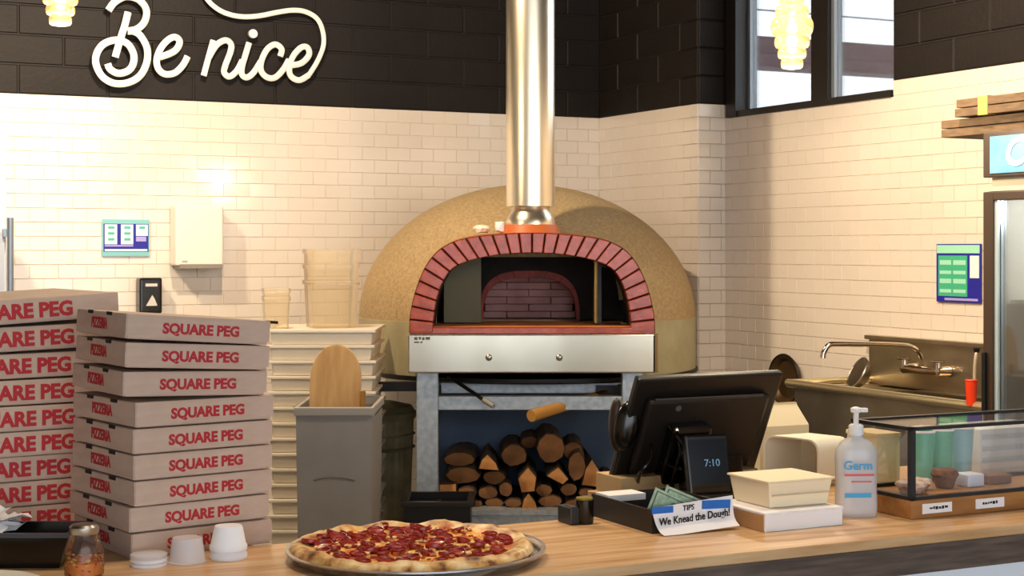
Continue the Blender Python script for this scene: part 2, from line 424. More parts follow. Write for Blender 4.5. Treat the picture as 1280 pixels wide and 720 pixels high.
# arch shell: terracotta vault behind the brick face
sh = MB(); o1 = [(x, z+HZ) for x, z in outer]; i1 = [(x, z+HZ) for x, z in inner]
n = len(o1); rings = []
for y, so_, si_ in ((.004, 1.006, 1.0), (.10, 1.014, 1.0), (.60, 1.04, 1.0)):
    rings.append([(x*so_, y, HZ+(z-HZ)*so_) for x, z in o1]); rings.append([(x*si_, y, z) for x, z in i1])
def strip(b, A, B, mi=0, smooth=True): b.add(A+B, [(i, i+1, len(A)+i+1, len(A)+i) for i in range(len(A)-1)], mi, smooth)
strip(sh, rings[0], rings[2]); strip(sh, rings[2], rings[4]); strip(sh, rings[1], rings[0], 1, False)
strip(sh, rings[1], rings[3], 2); strip(sh, rings[3], rings[5], 2)
sh.build('arch_vault', [TERRA, mat('dark_mortar', '#2b1812', .9), SOOT], oven)
for q in range(NB):
    b = MB(); g = .045
    def lerp(ps, t):
        i = min(int(t), len(ps)-2); u = t-i; return (ps[i][0]+(ps[i+1][0]-ps[i][0])*u, ps[i][1]+(ps[i+1][1]-ps[i][1])*u)
    t0, t1 = q*4+.24, q*4+4-.24; tm = (t0+t1)/2
    sc_ = 1.004
    poly = [lerp(o1, t0), lerp(o1, tm), lerp(o1, t1), lerp(i1, t1), lerp(i1, tm), lerp(i1, t0)]
    b.prism(poly, -.014+random.uniform(-.002, .002), .06, 'y')
    b.build('brick', BRICKR, oven, bevel=.003, seg=1)
# hearth sill and floor
MB().box(-A0+.004, A0-.004, -.012, .05, HZ-.004, HZ+.022).build('hearth_sill', BRICKR, oven, bevel=.004)
MB().box(-A0+BT-.02, A0-BT+.02, .05, .56, HZ-.004, HZ+.024).build('hearth_floor', mat('hearth_tile', '#d98a4a', .6, color2='#c0743a', scale=8), oven)
# inner facade with arched mouth, its red arch ring, and the fire chamber
FY = .55; kk = (OY+FY)/F
mx = (662-640)*kk-OX; mw, mh = 63*kk, 63*kk; mz = HZ+.024
mo = [(mx+x, mz+z) for x, z in resample(arch(mw, mh, 200, 3.0), 40)]
big = [(x*1.0, z) for x, z in resample([(x, z) for x, z in i1], 40)]
fa = MB(); strip(fa, [(x, FY, z) for x, z in big], [(x, FY, z) for x, z in mo], 0, False)
strip(fa, [(x, FY, z) for x, z in mo], [(x, FY+.12, z) for x, z in mo], 0)
fa.build('inner_facade', SOOT, oven)
mi_ = [(mx+x, mz+z) for x, z in resample(arch(mw-5*kk, mh-9*kk, 200, 3.0), 40)]
for q in range(10):
    b = MB(); ia, ib = q*4, q*4+4
    poly = [mo[i] for i in range(ia, ib+1)]+[mi_[i] for i in range(ib, ia-1, -1)]
    n_ = len(poly); b.prism(poly, FY+.01, FY+.1, 'y'); b.build('mouth_brick', mat('mouth_red_brick', '#96301f', .6, color2='#7b2518', scale=20), oven, bevel=.0015, seg=1)
ch = MB(); prof = [(.56, 0)]+[(.56*math.cos(a*PI/24), .36*math.sin(a*PI/24)) for a in range(0, 12)]+[(.01, .36)]
ch.lathe(prof, 36, 0, Matrix.Translation((DY.x, DY.y+.14, HZ+.03)), True, False, False)
ch2 = MB()
nv = len(ch.v)
for fc, sm in zip(ch.f, ch.s):
    c = sum((ch.v[i] for i in fc), Vector())/len(fc)
    if not (c.y < FY+.2 and abs(c.x-mx) < mw+.05 and c.z < mz+mh+.06): ch2.add([ch.v[i] for i in fc], [tuple(range(len(fc)))], 0, sm)
ch2.build('fire_chamber', mat('chamber_brick', '#7d4a40', .8, color2='#5e332b', scale=4, stretch=(2, 2, 14)), oven)
MB().box(-.5, .5, FY, 1.6, HZ-.01, HZ+.03).build('chamber_floor', mat('ash_floor', '#6d4430', .9, color2='#9a8a78', scale=6), oven)
for r in range(7):                                        # brick courses on the chamber's back wall, coloured lighter in place of light inside
    for c in range(4):
        xx = mx-.30+(c+(.5 if r % 2 else 0))*.2
        if xx+.05 < mx+.25: MB().box(max(xx, mx-.24), min(xx+.197, mx+.24), FY+.22, FY+.3, HZ+.026+r*.033, HZ+.026+r*.033+.031).build('chamber_brick', mat('chamber_lit_brick', '#c08a84', .7, color2='#a86f68', scale=10), oven, bevel=.0015, seg=1)
# door guides either side of the mouth
MB().box((567-640)*kk-OX-.03, (603-640)*kk-OX, .26, .30, HZ+.03, HZ+.33).build('side_plate', mat('olive_steel_plate', '#57503c', .5, .6), oven)
MB().box((738-640)*kk-OX, (746-640)*kk-OX, .2, .30, HZ+.03, HZ+.31).build('side_plate', mat('yellow_lit_plate', '#a9843c', .4, .5), oven)  # steel guide; the yellow light on its edge is put into its colour
MB().box((750-640)*k-OX, (753-640)*k-OX+.006, .17, .21, HZ+.03, HZ+.30).build('door_rail', DARKMET, oven)
# dome, band, base plate
dm = MB(); H_ = .611; zs = 1.221
prof = [(RD*math.cos(a*PI/40), zs+H_*math.sin(a*PI/40)) for a in range(0, 20)]+[(.001, zs+H_)]
dm.lathe(prof, 72, 0, Matrix.Translation(DY), True, False, False)
def cut_front(src):
    out = MB()
    for fc, mi, sm in zip(src.f, src.m, src.s):
        c = sum((src.v[i] for i in fc), Vector())/len(fc)
        if c.y < .64 and inside_arch(c.x, c.z): continue
        out.add([src.v[i] for i in fc], [tuple(range(len(fc)))], mi, sm)
    return out
cut_front(dm).build('dome', STUCCO, oven)
bd = MB(); bd.lathe([(RD-.012, .985), (RD+.002, .99), (RD+.002, zs), (RD-.012, zs+.004)], 72, 0, Matrix.Translation(DY), True, False, False)
cut_front(bd).build('dome_band', BANDM, oven)
MB().lathe([(.05, .965), (RD-.03, .965), (RD+.012, .975), (RD+.012, .99), (.05, .99)], 64, 0, Matrix.Translation(DY)).build('base_plate', DARKMET, oven)
# steel apron panel
ap = MB().box(-A0-.006, A0+.006, -.02, .45, 1.028, HZ-.005); ap.build('apron_panel', mat('apron_steel', '#e0dccd', .25, .9, color2='#bdb7a4', scale=2, stretch=(1, 1, .4), bump=.08, bscale=5), oven, bevel=.006)
for px, py in ((611, 447), (699, 447)):
    p = P(px, py, OY-.02); MB().lathe([(0, .008), (.008, .007), (.013, .002), (.014, 0)], 14, 0, Matrix.Translation((p.x-OX, -.02, p.z)) @ Matrix.Rotation(PI/2, 4, 'X')).build('bolt', STEEL, oven)
p = P(527, 425, OY-.02)
b = MB()
for i, (xa, xb, za, zb_) in enumerate(((-.03, -.017, 0, .012), (-.012, -.002, .002, .012), (.002, .012, 0, .011), (.016, .034, .001, .012), (-.03, -.01, -.012, -.006), (-.006, .004, -.012, -.006))): b.box(p.x-OX+xa, p.x-OX+xb, -.0208, -.0195, p.z+za, p.z+zb_)
b.build('maker_mark', mat('faded_ink', '#57534a', .7), oven)
MB().box(A0-.006, A0+.012, -.02, .0, 1.03, HZ-.004).build('apron_edge', mat('brass_brown_edge', '#7a5a34', .4, .6), oven)
# flue pipe and collar
PC = Vector(((663-640)/F*6.65-OX, .16, 0)); pr = 30.5*6.65/F
zt = CAMZ-(258-HOR)*6.65/F; zb = CAMZ-(291-HOR)*6.65/F
MB().lathe([(pr, zt), (pr, TOPZ)], 48, 0, Matrix.Translation(PC)).build('flue_pipe', PIPE, oven)
MB().lathe([(pr*1.04, zt-.078), (pr*1.03, zt-.066), (pr*.97, zt-.045), (pr*.8, zt-.018), (pr*.78, zt+.01)], 48, 0, Matrix.Translation(PC)).build('flue_cone', PIPE, oven)
MB().lathe([(pr*1.5, zb-.06), (pr*1.25, zb+.0), (pr*1.16, zb+.02), (pr*1.1, zb+.034), (.02, zb+.036)], 48, 0, Matrix.Translation(PC)).build('flue_collar', mat('orange_collar', '#c4642c', .5), oven)
# stand
def postx(a, b): return (a-640)*6.55/F-OX, (b-640)*6.55/F-OX
for a, b in ((521, 548), (777, 803)):
    x0, x1 = postx(a, b)
    MB().box(x0, x1, .02, .10, 0, 1.028).build('stand_leg', GALV, oven, bevel=.004)
    MB().box(x0, x1, 1.10, 1.18, 0, .97).build('stand_leg', GALV, oven, bevel=.004)
xl, xr = postx(548, 777)
def zz(py, Y): return CAMZ-(py-HOR)*Y/F
MB().box(xl, xr, .03, .09, zz(512, 6.55), zz(495, 6.55)).build('stand_rail', GALV, oven, bevel=.003)
MB().box(xl, xr, .30, .36, zz(491, 6.83), zz(474, 6.83)).build('stand_rail', GALV, oven, bevel=.003)
MB().box(xl-.08, xr+.08, .55, .57, .40, .93).build('back_panel', NAVY, oven)
MB().box(xl-.02, xr+.02, .015, .56, .445, .462).build('log_shelf', GALV, oven)
MB().box(xl, xr, .02, .08, .395, .445).build('shelf_rail', GALV, oven, bevel=.003)
MB().box(xl-.6, xl-.08, .25, .31, .93, .967).build('side_brace', DARKMET, oven)

# small things lying on top of the arch
zt_ = HZ+B0*1.02
for (px, py, w, h, lab) in ((602, 287, 22, 9, 'small crumpled cream cloth lying on the oven arch left of the flue'), (625, 284, 14, 12, 'small white crumpled paper lump beside the flue on the oven arch')):
    b = MB(); p = P(px, py, 6.62); kk2 = 6.62/F
    prof = [(.001, -h*kk2*.55), (w*kk2*.4, -h*kk2*.5), (w*kk2*.5, 0), (w*kk2*.4, h*kk2*.4), (.001, h*kk2*.55)]
    b.lathe(prof, 14, 0)
    for v in b.v: v += Vector((noise.noise(v*60), noise.noise(v*60+Vector((5, 0, 0))), noise.noise(v*60+Vector((0, 7, 0)))))*.008
    tag(b.build('paper_lump' if px > 610 else 'crumpled_cloth', PAPER if px > 610 else CREAMP, None, p+Vector((0, 0, .004))), lab, 'paper' if px > 610 else 'cloth')

# tools hanging under the oven
t = thing('fire_poker', 'thin black rod with pale tip slung under the oven front', 'poker', P(560, 470, 6.7))
o_ = P(560, 470, 6.7); e_ = P(617, 508, 6.45)
MB().cyl((0, 0, 0), (e_-o_)*.8, .008, n=10).build('rod', DARKMET, t)
MB().cyl((e_-o_)*.8, (e_-o_)*1.0, .012, .009, n=10).build('tip', mat('grey_tip', '#8f8d86', .5), t)
t = thing('oven_brush', 'oven brush with thick wooden handle resting under the oven front', 'brush', P(765, 490, 6.8))
o_ = P(775, 478, 6.85); e_ = P(664, 520, 6.4); d_ = e_-P(765, 490, 6.8)
MB().cyl(d_*.22, d_, .02, .024, n=14).build('handle', mat('brush_handle_wood', '#b9843a', .5), t)
MB().cyl(d_*-.1, d_*.22, .018, .018, n=14).build('shaft', mat('charred_shaft', '#3a2417', .7), t)
MB().box(-.07, .07, -.04, .04, -.03, .03).build('bristle_block', BLACKP, t)

# ------------------------------------------------------------------ firewood
LOGS = [  # px, py, w, h, tone(0 bark end,1 dull,2 bright), shape, row, forward
 (574, 574, 42, 17, 1, 'r', 'top', .10), (611, 578, 24, 19, 2, 'w', 'top', .02), (643, 569, 34, 28, 0, 'r', 'top', .10),
 (662, 553, 24, 16, 0, 'r', 'top', .2), (688, 561, 36, 38, 1, 'r', 'top', .06), (716, 564, 26, 24, 0, 'r', 'top', .16),
 (721, 583, 22, 38, 1, 'r', 'upper middle', .04), (742, 592, 28, 34, 2, 'w', 'upper middle', .03),
 (579, 594, 42, 22, 0, 'r', 'upper middle', .06), (617, 597, 30, 18, 0, 'r', 'upper middle', .09), (659, 600, 22, 30, 2, 'p', 'upper middle', .0), (697, 595, 26, 20, 2, 'q', 'upper middle', .01),
 (560, 614, 20, 17, 2, 's', 'lower middle', .01), (583, 617, 25, 17, 1, 'r', 'lower middle', .02), (610, 616, 26, 16, 0, 'r', 'lower middle', .06), (632, 612, 18, 18, 0, 'r', 'lower middle', .05),
 (680, 613, 22, 15, 0, 'r', 'lower middle', .05), (711, 612, 22, 16, 0, 'r', 'lower middle', .05), (735, 617, 24, 14, 1, 'r', 'lower middle', .03), (759, 611, 20, 24, 1, 'r', 'lower middle', .02),
 (566, 629, 24, 11, 0, 'r', 'bottom', .04), (592, 630, 24, 10, 0, 'r', 'bottom', .05), (618, 629, 24, 12, 0, 'r', 'bottom', .05), (642, 629, 22, 11, 1, 'r', 'bottom', .02),
 (662, 627, 19, 20, 2, 'w', 'bottom', .0), (688, 627, 30, 15, 1, 'r', 'bottom', .03), (720, 630, 30, 11, 0, 'r', 'bottom', .04), (750, 629, 26, 12, 0, 'r', 'bottom', .04)]
counts = {}
ORD = ['first', 'second', 'third', 'fourth', 'fifth', 'sixth', 'seventh', 'eighth', 'ninth']
for i, (px, py, w, h, tone, shp, row, fwd) in enumerate(sorted(LOGS, key=lambda q: (q[6], q[0]))):
    counts[row] = counts.get(row, 0)+1
    Yl = 6.58+fwd; kk = Yl/F; W, Hh = w*kk/2*1.08, h*kk/2*1.1
    if shp == 'w': poly = [(-W, -Hh*.8), (W, -Hh), (W*.7, -Hh*.1), (-W*.15, Hh), (-W*.7, Hh*.3)]
    elif shp == 'p': poly = [(-W*.6, -Hh), (W*.8, -Hh*.9), (W, Hh*.2), (W*.1, Hh), (-W, Hh*.1)]
    elif shp == 'q': poly = [(-W, 0), (W*.5, -Hh), (W, -Hh*.4), (W*.1, Hh), (-W*.3, Hh*.7)]
    elif shp == 's': poly = [(-W, -Hh), (W, -Hh*.9), (W*.95, Hh), (-W, Hh*.9)]
    else:
        rnd = random.Random(i); m_ = 10
        poly = [(W*math.cos(2*PI*j/m_)*rnd.uniform(.84, 1.0), Hh*math.sin(2*PI*j/m_)*rnd.uniform(.84, 1.0)) for j in range(m_)]
    n_ = len(poly); L = min(.40, 7.05-Yl); b = MB()
    fr = [(x*.93, 0, z*.93) for x, z in poly]; ed = [(x, .008, z) for x, z in poly]; mid = [(x*1.0, L*.5, z) for x, z in poly]; bk = [(x*.98, L, z*.98) for x, z in poly]
    b.add(fr, [tuple(range(n_))], 1)
    for A, B in ((fr, ed), (ed, mid), (mid, bk)): b.add(A+B, [(j, (j+1) % n_, n_+(j+1) % n_, n_+j) for j in range(n_)], 0)
    b.add(bk, [tuple(range(n_))], 1)
    p = P(px, py, Yl)
    o = b.build('firewood_log', [BARK, (BARK, CUTD, CUT)[tone] if tone else CUTD], None, p, random.uniform(-.05, .05))
    look = ['dark barky', 'dull brown', 'pale freshly split'][tone]
    tag(o, f'{look} log, {ORD[counts[row]-1]} from left in the {row} firewood row under the oven', 'firewood', 'firewood logs stacked under the oven')

# ------------------------------------------------------------------ things on and by the back wall
def onback(px0, py0, px1, py1):
    x0, z1 = bw(px0, py0); x1, z0 = bw(px1, py1); return x0, x1, z0, z1
# paper towel dispenser
x0, x1, z0, z1 = onback(212, 257, 270, 335)
t = thing('paper_towel_dispenser', 'white paper towel dispenser mounted on the tiled wall', 'dispenser', CORNER+D1*((x0+x1)/2)+Vector((0, 0, z0)), PHI)
w_ = (x1-x0)/2*1.02; h_ = z1-z0
MB().box(-w_, w_, -.12, -.008, .012, h_).build('housing', WHITEP, t, bevel=.012, seg=3)
MB().box(-w_+.02, w_-.005, -.126, -.02, -.002, .02).build('tear_bar', mat('grey_tear_bar', '#8d8579', .4, .3), t, bevel=.003)
MB().box(-w_+.03, -w_+.055, -.1225, -.118, .03, .037).build('latch', mat('grey_latch', '#b5aa9a', .5), t)
# soap dispenser
x0, x1, z0, z1 = onback(169, 347, 197, 391)
t = thing('soap_dispenser', 'small black soap dispenser on the tiled wall above the pizza boxes', 'dispenser', CORNER+D1*((x0+x1)/2)+Vector((0, 0, z0)), PHI)
w_ = (x1-x0)/2; h_ = z1-z0
MB().box(-w_, w_, -.09, -.008, 0, h_).build('housing', BLACKG2, t, bevel=.012, seg=3)
MB().prism([(-w_*.45, h_*.22), (w_*.55, h_*.22), (w_*.3, h_*.42), (w_*.1, h_*.52), (-w_*.2, h_*.36)], -.0925, -.089, 'y').build('lever', mat('pale_grey_plastic', '#cfc9be', .4), t)
MB().box(-w_*.5, w_*.55, -.0925, -.089, h_*.76, h_*.84).build('window_strip', mat('pale_grey_plastic', '#cfc9be', .4), t)
# blue notice on the back wall
x0, x1, z0, z1 = onback(127, 274, 186, 320)
t = thing('wall_notice', 'blue and white three-panel notice on the tiled wall left of the towel dispenser', 'notice', CORNER+D1*((x0+x1)/2)+Vector((0, 0, z0)), PHI)
w_ = (x1-x0)/2; h_ = z1-z0; BLUE = mat('notice_blue', '#1f1f98', .5); TEALP = mat('notice_teal', '#4fb3a0', .5); LIGHT = mat('notice_white', '#dceef0', .5); PURP = mat('notice_purple', '#a99fe0', .5)
MB().box(-w_, w_, -.014, -.007, 0, h_).build('backing', mat('notice_edge_teal', '#7fbfc4', .5), t)
MB().box(-w_*.95, w_*.95, -.0155, -.012, h_*.12, h_*.88).build('blue_field', BLUE, t)
for i, (a, b, zb_) in enumerate(((-.9, -.38, .32), (-.22, .30, .32), (.42, .92, .55))):
    MB().box(w_*a, w_*b, -.0165, -.015, h_*zb_, h_*.86).build('picture_panel', LIGHT, t)
    for q in range(3):
        if zb_ > .5 and q < 2: continue
        zc = h_*(.42+q*.16); MB().box(w_*(a+.14), w_*(b-.12), -.0172, -.016, zc, zc+h_*.07).build('picture', TEALP, t)
MB().box(w_*.42, w_*.85, -.0165, -.015, h_*.4, h_*.53).build('picture_panel', PURP, t)
MB().box(-w_*.9, w_*.9, -.0165, -.015, h_*.13, h_*.19).build('caption_strip', LIGHT, t)
MB().box(-w_*.9, w_*.3, -.0165, -.015, h_*.26, h_*.30).build('caption_strip', PURP, t)
# notice on the right wall
s0, z1 = rwl(1174, 305); s1, z0 = rwl(1229, 379)
t = thing('wall_notice', 'green and blue notice on the right wall beside the drinks cooler', 'notice', rw((s0+s1)/2, 0, z0), PHI-PI/2)
w_ = (s1-s0)/2; h_ = z1-z0; GRN = mat('notice_green', '#3fb08a', .5); GRNL = mat('notice_pale_green', '#9fe0c4', .5)
MB().box(-w_, w_, -.014, -.007, 0, h_).build('backing', BLUE, t)
MB().box(-w_*.97, w_*.97, -.0155, -.012, h_*.84, h_*.98).build('title_band', GRNL, t)
MB().box(-w_*.9, w_*.42, -.0155, -.012, h_*.10, h_*.80).build('green_field', GRN, t)
for q in range(4):
    for a, b in ((-.82, -.3), (-.2, .36)):
        MB().box(w_*a, w_*b, -.0165, -.015, h_*(.16+q*.16), h_*(.16+q*.16+.06+.02*(q % 2))).build('print_line', GRNL, t)
MB().box(w_*.55, w_*.95, -.0165, -.012, h_*.42, h_*.80).build('picture_panel', LIGHT, t)
MB().box(-w_*.6, w_*.9, -.0165, -.012, h_*.03, h_*.07).build('caption_strip', PURP, t)
# white reach-in fridge at the left edge
fr = P(7, 365, 6.25); fr.z = 0
t = thing('reach_in_fridge', 'white reach-in fridge with vertical steel handle, cut by the frame', 'fridge', fr, PHI)
ztop = CAMZ-(168-HOR)*6.25/F
FW = mat('fridge_white', '#e4e9f2', .35)
MB().box(-.75, 0, 0, .55, .08, ztop).build('body', FW, t, bevel=.006)
MB().box(-.74, -.004, -.045, -.003, .12, ztop-.18).build('door', FW, t, bevel=.008)
hd = MB(); hd.cyl((.004, -.085, .9), (.004, -.085, CAMZ-(272-HOR)*6.15/F), .013, n=14)
hd.box(-.02, .016, -.085, -.04, 1.0, 1.03); hd.box(-.02, .016, -.085, -.04, 1.58, 1.61)
hd.build('handle', mat('fridge_handle_grey', '#8f98a3', .35, .6), t)
for x in (-.7, -.05):
    for y in (.06, .5): MB().cyl((x, y, 0), (x, y, .08), .02, n=10).build('foot', DARKMET, t)

# ------------------------------------------------------------------ white dough trays, containers, bins
TY = 6.40; kt = TY/F
tx0, tx1 = (335-640)*kt, (468-640)*kt; tw = (tx1-tx0)/2; tcx = (tx0+tx1)/2
TRAYM = mat('dough_tray_white', '#e8dcc8', .5)
ztop = zz(412, TY); pitch = 19.3*kt; ntr = 15
dol = thing('tray_dolly', 'low wheeled dolly beneath the stack of white dough trays', 'dolly', (tcx, TY, 0))
zlow = ztop-ntr*pitch
MB().box(-tw+.02, tw-.02, .03, .47, .06, zlow-.001).build('platform', DARKMET, dol)
for x in (-tw+.06, tw-.06):
    for y in (.08, .42): MB().cyl((x-.012, y, .03), (x+.012, y, .03), .03, n=14).build('wheel', BLACKP, dol)
first = None
for i in range(ntr):
    z = ztop-(i+1)*pitch
    lab = f'white dough tray, {["topmost", "second from the top", "third from the top", "fourth from the top", "fifth from the top", "sixth from the top", "seventh from the top", "eighth from the top", "ninth from the top", "tenth from the top", "eleventh from the top", "twelfth from the top", "thirteenth from the top", "fourteenth from the top", "fifteenth from the top"][i] } in the tall tray stack'
    if first is None:
        first = thing('dough_tray', lab, 'tray', (tcx, TY, z), 0, 'stacked white dough trays')
        b = MB(); b.box(-tw+.008, tw-.008, -0+.008, .482, .0, pitch*.80, taper=.006); b.build('body', TRAYM, first, bevel=.006)
        b = MB(); b.box(-tw-.004, tw+.004, -.004, .494, pitch*.80, pitch*.985); b.build('rim', TRAYM, first, bevel=.002)
    else: dup(first, (tcx+random.uniform(-.004, .004), TY+random.uniform(-.004, .004), z), (0, 0, random.uniform(-.006, .006)), lab)
# clear containers on the trays
def cambro(px0, px1, py0, py1, Y, rz, label, nrim=1):
    kk = Y/F; cx = ((px0+px1)/2-640)*kk; h = (py1-py0)*kk; span = (px1-px0)*kk
    s = span/(abs(math.cos(rz))+abs(math.sin(rz)))/2
    t = thing('food_container', label, 'container', (cx, Y+s, ztop+.001), rz)
    def shell(s0, s1, z0, z1, nm):
        b = MB()
        def rr(s_, z): 
            c = s_*.18; return [(-s_+c, -s_, z), (s_-c, -s_, z), (s_, -s_+c, z), (s_, s_-c, z), (s_-c, s_, z), (-s_+c, s_, z), (-s_, s_-c, z), (-s_, -s_+c, z)]
        A, B = rr(s0, z0), rr(s1, z1)
        b.add(A+B, [(i, (i+1) % 8, 8+(i+1) % 8, 8+i) for i in range(8)]); b.add(A, [tuple(range(8))])
        return b.build(nm, CLEARP, t)
    shell(s*.86, s*.94, 0, h*(1-.2*(nrim-1))-.012, 'body')
    for q in range(nrim):
        zr = h*(1-.2*q)
        b = MB(); n8 = 8
        for (sa, z0, z1) in ((s, zr-.018, zr),):
            def rr(s_, z):
                c = s_*.18; return [(-s_+c, -s_, z), (s_-c, -s_, z), (s_, -s_+c, z), (s_, s_-c, z), (s_-c, s_, z), (-s_+c, s_, z), (-s_, s_-c, z), (-s_, -s_+c, z)]
            A, B, C_ = rr(sa, z0), rr(sa, z1), rr(sa*.92, z1)
            b.add(A+B+C_, [(i, (i+1) % 8, 8+(i+1) % 8, 8+i) for i in range(8)]+[(8+i, 8+(i+1) % 8, 16+(i+1) % 8, 16+i) for i in range(8)])
        b.build('rim', CLEARP, t)
        if q < nrim-1: shell(s*.93, s*.95, h*(1-.2*(q+1)), zr-.018, 'nested_body')
    return t
cambro(370, 450, 313, 412, 6.5, R(18), 'tall clear square food containers nested together on the white trays', 3)
cambro(322, 363, 362, 412, 6.46, R(12), 'small clear food container on the trays behind the pizza boxes', 2)

# grey slim bin with wooden peel
GY = 5.7; kg = GY/F
gx0, gx1 = (369-640)*kg, (466-640)*kg; gw = (gx1-gx0)/2; gz = zz(509, GY)
t = thing('slim_bin', 'tall grey slim plastic bin in front of the white trays', 'bin', ((gx0+gx1)/2, GY, 0))
b = MB()
def ring(sx, y0, y1, z): return [(-sx, y0, z), (sx, y0, z), (sx, y1, z), (-sx, y1, z)]
A = ring(gw*.9, .02, .42, 0); B = ring(gw*.985, 0, .44, gz-.03); C_ = ring(gw*.955, .006, .434, gz-.02); D_ = ring(gw*.87, .03, .41, .02)
for X_, Y_ in ((A, B), (C_, D_)): b.add(X_+Y_, [(i, (i+1) % 4, 4+(i+1) % 4, 4+i) for i in range(4)])
b.add(A, [(0, 1, 2, 3)]); b.add(D_, [(0, 1, 2, 3)]); b.build('body', GREYP, t)
b = MB()
for q in ((-gw*1.03, gw*1.03, -.012, .008), (-gw*1.03, gw*1.03, .432, .452)): b.box(q[0], q[1], q[2], q[3], gz-.03, gz)
for q in ((-gw*1.03, -gw*.94), (gw*.94, gw*1.03)): b.box(q[0], q[1], .008, .432, gz-.03, gz)
b.build('rim', mat('grey_bin_rim', '#aaa39a', .5), t, bevel=.004)
hp = [Vector((x*.075, -.0, gz*.74+(1-x*x)*.012-.01)) for x in [-1, -.8, -.5, 0, .5, .8, 1]]
for v in hp: v.y = .02*(1-v.z/gz)-.001
MB().tube(smoothpath(hp, 4), .004, 8).build('handle_ridge', mat('grey_bin_ridge', '#85807a', .5), t)
t = thing('pizza_peel', 'rounded pale wooden peel standing in the grey slim bin', 'peel', ((405-640)*kg, GY+.14, .42))
pw = 33*kg; ph_ = zz(431, GY+.14)-.42
out = [(-pw*.9, 0), (pw*.98, 0)]+[(pw*math.cos(a*PI/16)*(1.0 if a > 2 else 1.0), ph_-.13+.13*math.sin(a*PI/16)) for a in range(0, 17)]
b = MB(); b.prism(out, -.009, .009, 'y'); pe = b.build('blade', PINE, t, bevel=.003); t.rotation_euler = (R(-4), R(2), 0)
t = tag(MB().cyl((0, 0, 0), (.0, .01, zz(490, GY+.1)-.5), .012, .011, n=12).build('wooden_spoon', mat('dark_handle_wood', '#a8752f', .5), None, ((449-640)*kg, GY+.12, .5)), 'short round wooden spoon end poking out of the grey bin', 'spoon')

# galvanised rubbish can under the dome's left side
cx_, cy_ = (462-640)/F*7.22, 7.25
GALVD = mat('old_galvanized', '#8f8b70', .5, .35, color2='#77745a', scale=14)
t = thing('rubbish_can', 'ribbed galvanized metal rubbish can under the left side of the oven', 'can', (cx_, cy_, 0))
zc = zz(507, 7.2); b = MB(); nseg = 72; vs = []
for z, r in ((0, .165), (zc-.05, .195)):
    for i in range(nseg):
        a = 2*PI*i/nseg; rr_ = r+(.006 if (i//3) % 2 else 0); vs.append((rr_*math.cos(a), rr_*math.sin(a), z))
b.add(vs, [(i, (i+1) % nseg, nseg+(i+1) % nseg, nseg+i) for i in range(nseg)]); b.build('body', GALVD, t)
MB().lathe([(.205, zc-.06), (.21, zc-.05), (.21, zc-.03), (.203, zc-.028), (.19, zc-.005), (.12, zc+.012), (.001, zc+.015)], 48).build('lid', GALVD, t)
for zq in (zc-.13, zc-.19, .3): MB().lathe([(.196, zq-.008), (.206, zq), (.196, zq+.008)], 48, cap0=False, cap1=False).build('hoop', GALVD, t)
hp = smoothpath([(-.05, -.0, zc+.01), (-.045, 0, zc+.04), (.045, 0, zc+.04), (.05, 0, zc+.01)], 5); MB().tube(hp, .006, 8).build('lid_handle', GALVD, t)

# black bin before the stand
BYp = 6.1; kb = BYp/F; x0, x1 = (505-640)*kb, (588-640)*kb; bz = zz(627, BYp); w_ = (x1-x0)/2
t = thing('black_tub', 'open black plastic tub standing before the oven stand', 'tub', ((x0+x1)/2, BYp, 0))
b = MB(); b.box(-w_+.02, w_-.02, .02, .24, 0, .012)
for q in ((-w_, w_, 0, .012), (-w_, w_, .24, .252)): b.box(q[0], q[1], q[2], q[3], 0, bz-.02)
for q in ((-w_, -w_+.012), (w_-.012, w_)): b.box(q[0], q[1], .012, .24, 0, bz-.02)
b.box(-.006, .006, .012, .24, 0, bz-.03)
b.build('body', BLACKP, t)
b = MB()
for q in ((-w_-.012, w_+.012, -.012, .014), (-w_-.012, w_+.012, .238, .264)): b.box(q[0], q[1], q[2], q[3], bz-.02, bz)
for q in ((-w_-.012, -w_+.014), (w_-.014, w_+.012)): b.box(q[0], q[1], .014, .238, bz-.02, bz)
b.build('rim', mat('black_rim', '#221d1a', .35), t, bevel=.003)

# ------------------------------------------------------------------ counter
F0 = Vector((.059, 2.96, 0)); CZ = .93
def ct(t, u, z=CZ): return F0+D1*t+D2*u+Vector((0, 0, z))
def tu(px, py, z=CZ):
    Y = (CAMZ-z)*F/(py-HOR); p = Vector(((px-640)/F*Y, Y, 0))-F0; return p.dot(D1), p.dot(D2)
cnt = thing('serving_counter', 'long pale wood serving counter with a weathered plank front', 'counter', F0, PHI)
top = [(-2.2, 0), (2.0, 0), (2.0, .85), (.565, .85), (.70, .5), (-.40, .5), (-.40, 1.45), (-2.2, 1.45)]
MB().prism(top, CZ-.022, CZ).build('worktop', OAK, cnt, bevel=.002, seg=1)
MB().box(-2.2, 2.0, .004, .04, CZ-.084, CZ-.023).build('fascia_plank', RUSTIC, cnt, bevel=.003)
MB().box(-2.2, 2.0, .02, .05, .06, CZ-.085).build('front_panel', mat('white_counter_front', '#dfe3ea', .6), cnt)
b = MB(); b.box(-2.2, 2.0, .04, .48, CZ-.10, CZ-.023); b.box(-2.2, -.42, .48, 1.43, CZ-.10, CZ-.023); b.box(.66, 2.0, .48, .83, CZ-.10, CZ-.023); b.build('subframe', RUSTIC, cnt)
for x, y in ((-2.1, .1), (-2.1, 1.3), (-.5, 1.3), (-.5, .4), (.7, .75), (1.9, .75), (1.9, .4), (.1, .4)):
    MB().box(x-.03, x+.03, y-.03, y+.03, 0, CZ-.1).build('leg', RUSTIC, cnt)

